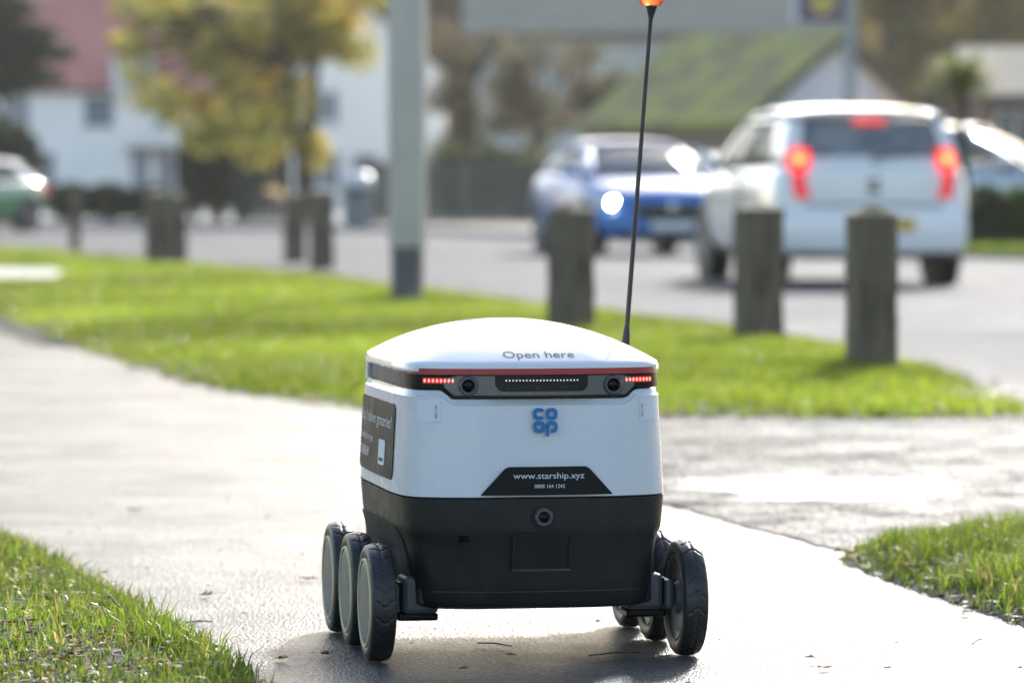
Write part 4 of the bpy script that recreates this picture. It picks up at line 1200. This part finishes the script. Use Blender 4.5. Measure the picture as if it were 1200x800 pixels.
cg["label"] = "green car with white roof at the far left edge of the road"

# ================================================================= FAR SIDE: TREES, HEDGES, BUILDINGS
M_BARK = mat("bark", (0.085,0.07,0.05), 0.9, vary=0.2, scale=6, bumps=0.5, bscale=25)
M_BARKPALE = mat("bark_pale", (0.14,0.12,0.09), 0.9, vary=0.2, scale=6, bumps=0.5, bscale=25)
M_FOL = leafmat("foliage", 0.42, 0.55, 0.25)

def leaf_cloud(centres, n, size, pal, seed, squash=1.0, up=0.0):
    """leaf faces spread through overlapping clumps: each centre (x, y, z, rx, ry, rz)"""
    r = np.random.default_rng(seed); c = np.array(centres); vol = (c[:,3]*c[:,4]*c[:,5])**0.75
    k = r.choice(len(c), n, p=vol/vol.sum())
    d = r.normal(0,1,(n,3)); d /= np.linalg.norm(d,axis=1)[:,None]; d *= (r.random((n,1))**0.45)
    P = c[k,:3] + d*c[k,3:6]
    a = r.normal(0,1,(n,3)); a /= np.linalg.norm(a,axis=1)[:,None]
    b = np.cross(a, r.normal(0,1,(n,3))); b /= np.linalg.norm(b,axis=1)[:,None]
    s = size*r.uniform(0.6,1.4,(n,1))
    V = np.empty((n,4,3)); V[:,0] = P-a*s; V[:,1] = P+b*s*0.55*squash; V[:,2] = P+a*s; V[:,3] = P-b*s*0.55*squash
    o = (np.arange(n)*4)[:,None]; T = np.concatenate([o+np.array([[0,1,2]]), o+np.array([[0,2,3]])],1).reshape(-1,3)
    pal = np.array(pal); ck = r.integers(0,len(pal),len(c))
    mixk = np.where(r.random(n) < 0.6, ck[k], r.integers(0,len(pal),n))
    return V.reshape(-1,3), T, np.repeat(pal[mixk]*r.uniform(0.7,1.25,(n,1)), 4, 0)

def tree(name, label, loc, trunk, limbs, centres, n, size, pal, seed, bark=None, group=None, twigs=0):
    r = random.Random(seed)
    root = empty(name, loc, 0, label=label, cat="tree", group=group)
    mb = MB()
    for pts, rad in trunk: mb.tube(pts, rad, 10)
    mb.build("trunk", bark or M_BARK, root, smooth=True)
    lb = MB()
    for pts, rad in limbs: lb.tube(pts, rad, 6)
    top = Vector(trunk[0][0][-1])
    for c in centres:
        e = Vector(c[:3]); s_ = Vector(trunk[r.randrange(len(trunk))][0][-1])
        m_ = s_.lerp(e, 0.5)+Vector((r.uniform(-.3,.3),r.uniform(-.3,.3),r.uniform(0,.4)))
        lb.tube([s_, m_, e], [trunk[0][1][-1]*0.6, trunk[0][1][-1]*0.35, 0.02], 6)
        for _ in range(twigs):
            q = e+Vector((r.uniform(-1,1)*c[3], r.uniform(-1,1)*c[4], r.uniform(-1,1)*c[5]))
            lb.tube([m_.lerp(e,r.random()), q], [0.03,0.008], 4)
    if lb.v: lb.build("limbs", bark or M_BARK, root, smooth=True)
    if n:
        V, T, C = leaf_cloud(centres, n, size, pal, seed)
        link("crown", np_mesh("crown", V, T, C), M_FOL, root)
    return root
def clumps(cx, cz, rx, ry, rz, n, seed, cr=(0.5,0.95), y=0.0):
    r = np.random.default_rng(seed); out = []
    for _ in range(n):
        d = r.normal(0,1,3); d /= np.linalg.norm(d); d *= r.random()**0.4
        q = r.uniform(*cr); out.append((cx+d[0]*rx, y+d[1]*ry, cz+d[2]*rz, q, q, q*0.75))
    return out

YEL = [(0.46,0.36,0.07),(0.42,0.37,0.09),(0.28,0.30,0.08),(0.50,0.32,0.07),(0.38,0.35,0.11)]
DKG = [(0.018,0.030,0.014),(0.028,0.042,0.018),(0.02,0.036,0.022)]
HED = [(0.035,0.055,0.02),(0.05,0.07,0.025),(0.03,0.045,0.02)]
BRN = [(0.13,0.10,0.06),(0.10,0.09,0.05),(0.16,0.12,0.07),(0.12,0.12,0.06)]
OLV = [(0.16,0.14,0.05),(0.20,0.15,0.05),(0.11,0.12,0.05),(0.24,0.17,0.06)]

# the yellow autumn tree
tx = at(356, 226, 95).x
cl = clumps(-2.0, 4.2, 2.7, 2.0, 1.8, 48, 5, (.28,.62)) + clumps(0.2, 4.8, 1.9, 1.6, 1.3, 26, 6, (.28,.6)) + [(-1.5,0,2.2,.9,.8,.6),(-0.6,-.4,2.0,.7,.7,.55),(-2.6,.2,2.6,.8,.8,.5),(0.3,-.3,1.6,.4,.4,.5),(-1.0,-.4,1.55,.6,.6,.4),(-2.2,-.3,1.95,.7,.7,.5),(-3.4,0,2.9,.8,.8,.5),(-.3,-.3,2.7,.7,.6,.5)]
tree("autumn_tree", "yellow autumn tree with forked trunk beyond the road", (tx,95,0.06),
     [([(0,0,-.1),(0.02,0,.7),(0.0,0,1.5),(-.28,0,2.6),(-.42,0,3.8)],[.30,.24,.21,.14,.10]), ([(0.0,0,1.45),(0.22,0.05,2.6),(0.30,0,4.0)],[.18,.13,.09])], [], cl, 9000, 0.10, YEL, 8, twigs=2)

# dark evergreen at the top left, layered
lay = [(-1.0,0,z,1.1*k,1.1*k,.34) for z, k in ((1.5,.55),(2.0,.75),(2.5,.6),(3.5,1.1),(4.0,1.5),(4.5,1.7),(5.0,1.6),(5.6,1.4),(6.3,1.0))] + [(0.35,-.2,3.75,.85,.7,.26),(0.65,-.2,4.4,.8,.7,.25),(0.2,0,4.9,.9,.8,.3),(-.3,-.3,2.2,.5,.5,.4)]
tree("cedar_tree", "dark evergreen tree with layered branches at the upper left corner", (at(30,226,112).x,112,0.06), [([(-1,0,-.1),(-1,0,3),(-1,0,6)],[.3,.22,.08])], [], lay, 12000, 0.10, DKG, 31)
tree("round_shrub_tree", "dark rounded shrub tree at the left edge behind the green car", (at(14,226,104).x,104,0.06), [([(0,0,-.1),(0,0,1.2)],[.14,.08])], [], clumps(-.1,1.65,.75,.6,.7,9,33,(.4,.6)), 5000, 0.09, DKG, 34)
# bare brownish trees behind the lamp column
for i, (px, Y, w, h, lb) in enumerate([(545,108,1.3,5.2,"bare brown tree just right of the lamp column"),(625,106,1.2,5.0,"bare twiggy tree between the lamp column and the blue car"),(690,114,1.3,5.0,"thin bare tree in front of the cream wall above the blue car")]):
    tree("bare_tree", lb, (at(px,226,Y).x,Y,0.06), [([(0,0,-.1),(.05,0,1.2),(0.1,0,2.2)],[.17,.14,.10])], [], clumps(0,h*.62,w,w,h*.36,14,50+i,(.45,.75)), 3600, 0.06, BRN, 60+i, twigs=9)
# woodland at the right
for i, (px, Y, sx, lb) in enumerate([(1052,118,1,"tall bare-limbed tree with thick leaning trunk above the white gable"),(1188,116,1,"autumn tree at the upper right corner"),(1120,128,1,"olive leaved tree behind the slim street tree"),(965,140,1,"olive tree rising behind the mossy roof")]):
    x = at(px,226,Y).x
    tree("woodland_tree", lb, (x,Y,0.06), [([(0,0,-.1),(.1,0,2.5),(-.25,0,4.8),(-.6,0,7)],[.32,.26,.2,.12]),([(.0,0,3.0),(.5,0,5),(.9,0,7.2)],[.18,.14,.08])], [], clumps(.1,5.6,2.2,1.8,2.4,20,80+i,(.6,1.0)), 7500, 0.10, OLV if i != 2 else OLV[:3], 90+i, bark=M_BARKPALE, group=None, twigs=4)
# slim street tree with a flat tuft of narrow leaves
sx = at(1128,226,51).x
st_ = empty("street_tree", (sx,51,0.06), 0, label="slim tree with flat yellow-green tuft right of the white car", cat="tree")
MB().tube([(0,0,-.1),(0.01,0,.8),(-.01,0,1.5),(0.0,0,1.98)], [.085,.075,.065,.07], 10).build("trunk", M_BARK, st_, smooth=True)
fr = MB(); rr = random.Random(5)
Vl, Tl, Cl = [], [], []
for k in range(240):
    a = rr.uniform(0,6.28); L = rr.uniform(.36,.74); up = rr.uniform(-.15,.75); w = .022
    d = Vector((math.cos(a),math.sin(a),0)); s_ = Vector((-d.y,d.x,0))*w
    z0 = 1.95+rr.uniform(-.05,.12); p0 = Vector((0,0,z0)); p1 = d*L*.55+Vector((0,0,z0+up*.45)); p2 = d*L+Vector((0,0,z0+up*.45-rr.uniform(0.02,.3)*L))
    b0 = len(Vl); Vl += [p0-s_, p0+s_, p1-s_, p1+s_, p2]; Tl += [(b0,b0+1,b0+3),(b0,b0+3,b0+2),(b0+2,b0+3,b0+4)]
    c = rr.choice([(0.24,0.25,0.04),(0.18,0.22,0.04),(0.34,0.28,0.04),(0.14,0.19,0.03)]); Cl += [c]*5
link("crown", np_mesh("crown", np.array([tuple(p) for p in Vl]), np.array(Tl), np.array(Cl)), leafmat("strap_leaf", 0.2, 0.7, 0.1), st_)

# far wood that closes the view: one mass of foliage
r_ = np.random.default_rng(200); cs_ = []
for k in range(230):
    x = r_.uniform(-64,64); h = r_.uniform(9,19); cs_.append((x, 196+r_.uniform(-6,14), h*.5, r_.uniform(1.8,3.4), 2.5, h*.5))
V, T, C = leaf_cloud(cs_, 110000, 0.42, BRN+OLV+HED, 201)
link("far_wood", np_mesh("far_wood", V, T, C), M_FOL, kind="stuff", label="hazy mass of autumn trees behind all the houses", cat="wood")

# hedges
def hedge(label, x0, x1, y0, y1, h, n, pal, seed, name="hedge"):
    root = empty(name, ((x0+x1)/2,(y0+y1)/2,0.06), 0, label=label, cat="hedge")
    w = (x1-x0)/2; d = (y1-y0)/2; r = random.Random(seed); k = max(3, int(w*2.4))
    cs2 = [(-w+2*w*(i+.5)/k, r.uniform(-.2,.2)*d, h*r.uniform(.42,.54), w/k*1.5, d, h*.5) for i in range(k)]
    V, T, C = leaf_cloud(cs2, n, 0.07, pal, seed)
    link("foliage", np_mesh("foliage", V, T, C), M_FOL, root)
    st = MB()
    for c in cs2:
        for _ in range(3):
            st.tube([(c[0]+r.uniform(-.1,.1),c[1],-.1),(c[0]+r.uniform(-.3,.3),c[1]+r.uniform(-.2,.2),h*.8)], [.03,.01], 5)
    st.build("stems", M_BARK, root)
X = lambda px, Y: at(px,226,Y).x
hedge("tall dark green hedge left of the yellow tree's trunk", X(212,101),X(300,101),100.4,101.8,2.25,8000,DKG+HED[:1],301)
hedge("low dark hedge in front of the red-roofed white house", X(58,98),X(196,98),97.4,98.6,0.95,5200,DKG,302)
hedge("low shrubs under the bare trees right of the lamp column", X(505,99),X(640,99),98.4,99.6,1.9,5200,BRN+HED,303)
hedge("olive shrubs below the cream building's wall", X(630,104),X(770,104),103.2,104.4,1.7,5200,BRN+HED,304)
hedge("green potted shrubs in front of the silver parked car", X(1136,50.5),X(1260,50.5),50.2,50.9,0.80,2600,HED+[(0.08,0.13,0.03)],305)

# fences
M_FENCEG = mat("fence_dark_green", (0.035,0.05,0.045), 0.75, vary=0.15, bumps=0.2)
M_FENCEW = mat("fence_weathered", (0.13,0.12,0.09), 0.85, vary=0.2, bumps=0.3)
def fence(name, label, x0, x1, Y, h, bw, m, postm):
    root = empty(name, ((x0+x1)/2,Y,0.06), 0, label=label, cat="fence"); w = (x1-x0)/2
    k = int((x1-x0)/bw); r = random.Random(3); base = None
    for i in range(k):
        x = -w+(i+.5)*(2*w/k)
        if base is None: base = MB().box(-bw*.46,bw*.46,-.012,.012,0.03,h).mesh("board")
        o = link("board", base, m, root); o.location = (x, r.uniform(-.006,.006), r.uniform(-.02,.0))
    for zz in (h*.2,h*.8):
        MB().box(-w,w,.014,.06,zz-.04,zz+.04).build("rail", m, root)
    q = max(2, int((x1-x0)/1.8)+1)
    for i in range(q):
        x = -w+2*w*i/(q-1)
        MB().box(x-.06,x+.06,-.09,-.016,-.1,h+.08).build("post", postm, root, bevel=0.008)
fence("board_fence","dark green board fence between the tall hedge and the yellow tree",X(276,99),X(338,99),99.0,1.55,.15,M_FENCEG,M_FENCEG)
fence("board_fence","weathered wooden fence behind the lamp column and the blue car",X(425,92),X(662,92),92.0,1.35,.15,M_FENCEW,mat("fence_post_pale",(0.24,0.22,0.18),0.85))
# litter bin
bx_ = at(419,226,83)
lbn = empty("litter_bin", (bx_.x,83,0.06), 0, label="grey litter bin with white domed top beyond the road left of the lamp column", cat="bin")
MB().lathe([(.27,0),(.29,.05),(.31,.75),(.30,.80)], 24).build("bin_body", mat("bin_grey",(0.22,0.24,0.25),0.5), lbn, smooth=True)
MB().lathe([(.335,.80),(.345,.86),(.33,.95),(.25,1.04),(.10,1.09),(.01,1.10)], 24).build("bin_top", mat("bin_white",(0.75,0.75,0.73),0.35), lbn, smooth=True)
MB().box(-.16,.16,-.315,-.27,.58,.74).build("bin_opening", M_TRIM, lbn)

# ---------------------------------------------------------------- buildings
M_RENDER = mat("white_render", (0.94,0.90,0.83), 0.85, vary=0.05, scale=0.8, bumps=0.15, bscale=30)
M_CREAM2 = mat("cream_render", (0.52,0.52,0.47), 0.85, vary=0.06, scale=0.8, bumps=0.15, bscale=30)
M_WALLW = mat("gable_white", (0.92,0.91,0.90), 0.8, vary=0.04, scale=0.8)
M_BRICK = brickmat("red_brick", (0.24,0.11,0.08), (0.30,0.15,0.10), (0.35,0.32,0.28))
M_RED_ROOF = roofmat("red_tiles", (0.48,0.16,0.13), (0.60,0.24,0.20))
M_GREY_ROOF = roofmat("grey_slate", (0.30,0.26,0.19), (0.38,0.335,0.25))
M_TAN_ROOF = roofmat("tan_tiles", (0.32,0.24,0.15), (0.42,0.33,0.22))
M_MOSS_ROOF = roofmat("mossy_tiles", (0.16,0.13,0.08), (0.28,0.23,0.12), (0.42,0.385,0.09))
M_FRAME = mat("white_joinery", (0.74,0.75,0.75), 0.5)
M_WPANE = mat("window_pane", (0.03,0.04,0.05), 0.06, coat=0.5, rvary=0.02)
M_WPANEB = mat("window_pane_blue", (0.10,0.14,0.20), 0.08, coat=0.5, rvary=0.02)
M_FASCIA = mat("fascia_dark", (0.07,0.06,0.05), 0.7)

def window(parent, x, z, w, h, y, pane=None, bars=1, frame=None):
    """joinery proud of a wall facing -y; its pane and sill below it"""
    f = MB(); t = 0.07
    f.box(x-w/2,x+w/2,y-.05,y-.003,z+h-t,z+h); f.box(x-w/2,x+w/2,y-.05,y-.003,z,z+t)
    f.box(x-w/2,x-w/2+t,y-.05,y-.003,z+t,z+h-t); f.box(x+w/2-t,x+w/2,y-.05,y-.003,z+t,z+h-t)
    for i in range(bars):
        q = x-w/2+w*(i+1)/(bars+1); f.box(q-.03,q+.03,y-.045,y-.003,z+t,z+h-t)
    fo = f.build("window", frame or M_FRAME, parent)
    MB().box(x-w/2+t,x+w/2-t,y-.022,y-.003,z+t,z+h-t).build("pane", pane or M_WPANE, fo)
    MB().box(x-w/2-.06,x+w/2+.06,y-.11,y-.003,z-.07,z-.005).build("sill", frame or M_FRAME, fo)
    return fo

def house(name, label, loc, rz, w, d, eave, ridge, wallm, roofm, axis='x', over=0.35, hip=0.0, cat="house"):
    """w along x, d along y, near face at y=0; ridge along axis"""
    root = empty(name, loc, rz, label=label, cat=cat)
    wl_ = MB()
    if axis == 'x':
        wl_.add([(-w/2,0,-.2),(w/2,0,-.2),(w/2,d,-.2),(-w/2,d,-.2),(-w/2,0,eave),(w/2,0,eave),(w/2,d,eave),(-w/2,d,eave)], [(0,1,5,4),(1,2,6,5),(2,3,7,6),(3,0,4,7)])
        if hip == 0:
            wl_.add([(-w/2,0,eave),(-w/2,d,eave),(-w/2,d/2,ridge-.1),(w/2,0,eave),(w/2,d,eave),(w/2,d/2,ridge-.1)], [(0,1,2),(3,5,4)])
        wl_.build("wall", wallm, root)
        k = (ridge-eave)/(d/2); e = eave-over*k
        rf = MB(); hx = hip
        P = [(-w/2-over,-over,e),(w/2+over,-over,e),(w/2+over-hx,d/2,ridge),(-w/2-over+hx,d/2,ridge),(w/2+over,d+over,e),(-w/2-over,d+over,e)]
        top = [(x,y,z+.12) for x,y,z in P]
        F = [(0,1,2,3),(2,4,5,3)] + ([(1,4,2),(0,3,5)] if hip else [])
        rf.add(P+top, [tuple(reversed(f)) for f in F] + [tuple(i+6 for i in f) for f in F] + [(0,6,7,1),(1,7,10,4) if hip else (1,7,8,2),(4,10,11,5),(5,11,6,0) if hip else (5,11,9,3)] + ([] if hip else [(2,8,10,4),(3,9,6,0)]))
        ro = rf.build("roof", roofm, root)
        MB().box(-w/2-over+.02,w/2+over-.02,-over-.06,-over-.005,e-.12,e+.04).build("gutter", M_FASCIA, root)
    else:
        wl_.add([(-w/2,0,-.2),(w/2,0,-.2),(w/2,d,-.2),(-w/2,d,-.2),(-w/2,0,eave),(w/2,0,eave),(w/2,d,eave),(-w/2,d,eave),(0,0,ridge-.1),(0,d,ridge-.1)], [(0,1,5,8,4),(1,2,6,5),(2,3,7,9,6),(3,0,4,7)])
        wl_.build("wall", wallm, root)
        k = (ridge-eave)/(w/2); e = eave-over*k
        for s_ in (-1,1):
            P = [(0,-over,ridge),(s_*(w/2+over),-over,e),(s_*(w/2+over),d+over,e),(0,d+over,ridge)]
            rf = MB().add(P+[(x,y,z+.14) for x,y,z in P], [(0,1,2,3),(4,5,6,7),(0,1,5,4),(1,2,6,5),(2,3,7,6)])
            ro = rf.build("roof_slope", roofm, root)
            MB().add([(0,-over-.04,ridge-.10),(s_*(w/2+over),-over-.04,e-.10),(s_*(w/2+over),-over-.04,e+.10),(0,-over-.04,ridge+.10),(0,-over-.005,ridge-.10),(s_*(w/2+over),-over-.005,e-.10),(s_*(w/2+over),-over-.005,e+.10),(0,-over-.005,ridge+.10)], [(0,1,2,3),(4,7,6,5),(0,4,5,1),(3,2,6,7),(1,5,6,2)]).build("bargeboard", M_FASCIA, root)
    return root
def chimney(parent, x, y, z0, z1):
    MB().box(x-.35,x+.35,y-.35,y+.35,z0,z1).box(x-.42,x+.42,y-.42,y+.42,z1-.25,z1-.1).build("chimney", M_BRICK, parent)
    for dx in (-.15,.15): MB().lathe([(.11,0),(.12,.25),(.10,.3)], 12, 'z', (x+dx,y,z1)).build("chimney_pot", M_BRICK, parent)

# white house with the red roof
Y = 150
hx = (X(40,Y)+X(244,Y))/2
h1 = house("white_house","white rendered house with red tiled roof at the left",(hx-1.2,Y,0.06),R(4),9.0,7.5,4.75,8.2,M_RENDER,M_RED_ROOF,'x',0.4,2.6)
for x_, w_ in ((-1.6,.9),(1.9,.7),(3.7,1.0)): window(h1, x_, 0.8, w_, 1.35, 0, M_WPANEB, 1)
for x_ in (-2.6,0.4,2.9): window(h1, x_, 3.0, 1.1, 1.2, 0, M_WPANEB, 1)
MB().box(2.55,3.05,-.06,-.003,.0,2.05).build("door", mat("door_grey",(0.2,0.2,0.22),0.5), h1)
MB().box(1.4,3.2,-.7,-.003,2.15,2.3).build("porch_roof", M_FASCIA, h1)
MB().box(0.9,2.4,-.9,0.9,4.2,5.55).build("dormer", M_FRAME, h1); window(h1, 1.65, 4.5, 1.0, .85, -.9, M_WPANEB, 1)
chimney(h1, -2.5, 3.7, 7.6, 9.6)
# second white house, half hidden by the lamp column
h2 = house("white_house","white gabled house with grey roof between the yellow tree and the lamp column",(X(428,Y+2),Y+2,0.06),0,5.6,8.0,5.2,7.6,M_RENDER,M_GREY_ROOF,'y',0.35)
for x_ in (-1.5,1.4): window(h2, x_, 0.8, 1.2, 1.4, 0, M_WPANEB, 2); window(h2, x_, 3.2, 1.1, 1.2, 0, M_WPANEB, 1)
MB().box(-.45,.45,-.06,-.003,0,2.05).build("door", mat("door_grey",(0.2,0.2,0.22),0.5), h2)
chimney(h2, 1.2, 5.0, 6.6, 8.8)
# large cream building with a long grey roof
Y = 132
h3 = house("long_building","long cream rendered building with grey slate roof behind the mossy roof",(X(770,Y),Y,0.06),R(-1),11.5,9.0,6.0,9.6,M_CREAM2,M_GREY_ROOF,'x',0.45)
for x_ in (-4.4,-2.2,0.0): window(h3, x_, 3.0, 1.3, 1.3, 0, None, 1); window(h3, x_, .8, 1.3, 1.4, 0, None, 1)
chimney(h3, 3.0, 4.5, 9.0, 11.0)
# low pavilion with mossy roof and white gable
c45 = at(868,226,93)
cor = Vector((c45.x, 93.0, 0.06)); rz = R(42)
ax = Vector((math.cos(rz), math.sin(rz), 0)); WG = 6.0
h4 = house("mossy_pavilion","low pavilion with mossy green roof and white gable behind the white car",tuple(cor+ax*WG/2),rz,WG,4.7,2.35,4.25,M_WALLW,M_MOSS_ROOF,'y',0.4,cat="building")
MB().box(-WG/2-.06,-WG/2-.004,.05,4.65,-.2,2.3).build("brick_side", M_BRICK, h4)
wb = MB().box(-WG/2-.10,-WG/2-.064,1.2,2.3,.5,1.7).build("side_window", M_FRAME, h4); MB().box(-WG/2-.12,-WG/2-.104,1.28,2.22,.58,1.62).build("pane", M_WPANE, wb)
MB().box(-WG/2-.10,-WG/2-.064,3.4,4.3,0,1.95).build("side_door", M_FASCIA, h4)
MB().box(-2.3,2.3,-.05,-.004,.0,.9).build("brick_plinth", M_BRICK, h4)
# house at the right edge
Y = 88
h5 = house("brick_house","brick house with tan roof and white window at the right edge",(X(1150,Y)+2.9,Y,0.06),0,5.6,6.0,2.75,3.75,M_BRICK,M_TAN_ROOF,'x',0.35)
window(h5, -2.0, 1.2, 1.2, 1.25, 0, None, 2); window(h5, 0.2, 1.2, 1.2, 1.25, 0, None, 2)
# pub sign on a grey post
Y = 86
sp_ = empty("hanging_sign", (X(995,Y),Y,0.06), 0, label="purple sign board with yellow emblem on a grey post above the white gable", cat="sign")
MB().lathe([(.13,-.1),(.12,.1),(.11,6.0)], 16).build("sign_post", mat("sign_post_grey",(0.30,0.34,0.35),0.45,metallic=0.2), sp_, smooth=True)
bd = MB().box(-1.06,-.10,-.04,.04,4.20,5.5).build("sign_board", mat("sign_purple",(0.075,0.035,0.12),0.5), sp_, bevel=0.01)
MB().box(-1.20,-1.075,-.05,.05,4.18,5.55).build("sign_edge", M_FRAME, sp_)
MB().lathe([(.01,-.048),(.22,-.048),(.25,-.056),(.28,-.052),(.28,-.0405)], 28, 'y', (-.56,0,4.62)).build("sign_emblem", mat("emblem_yellow",(0.62,0.45,0.08),0.5), bd, smooth=True)
MB().box(-.45,-.67,-.052,-.0405,4.88,5.2).build("sign_emblem", mat("emblem_yellow",(0.62,0.45,0.08),0.5), bd)

# ---------------------------------------------------------------- the damp air between here and the houses
hm = bpy.data.materials.new("haze_air"); hm.use_nodes = True
hn = hm.node_tree.nodes; hn.remove(hn["Principled BSDF"])
pvn = hn.new("ShaderNodeVolumePrincipled")
pvn.inputs["Color"].default_value = (0.93,0.93,0.90,1)
pvn.inputs["Density"].default_value = 0.0002
pvn.inputs["Anisotropy"].default_value = 0.45
hm.node_tree.links.new(pvn.outputs[0], hn["Material Output"].inputs["Volume"])
MB().box(-905,905,-905,905,-1.1,24).build("haze", hm, kind="stuff", label="thin pale damp air over the whole street", cat="haze")
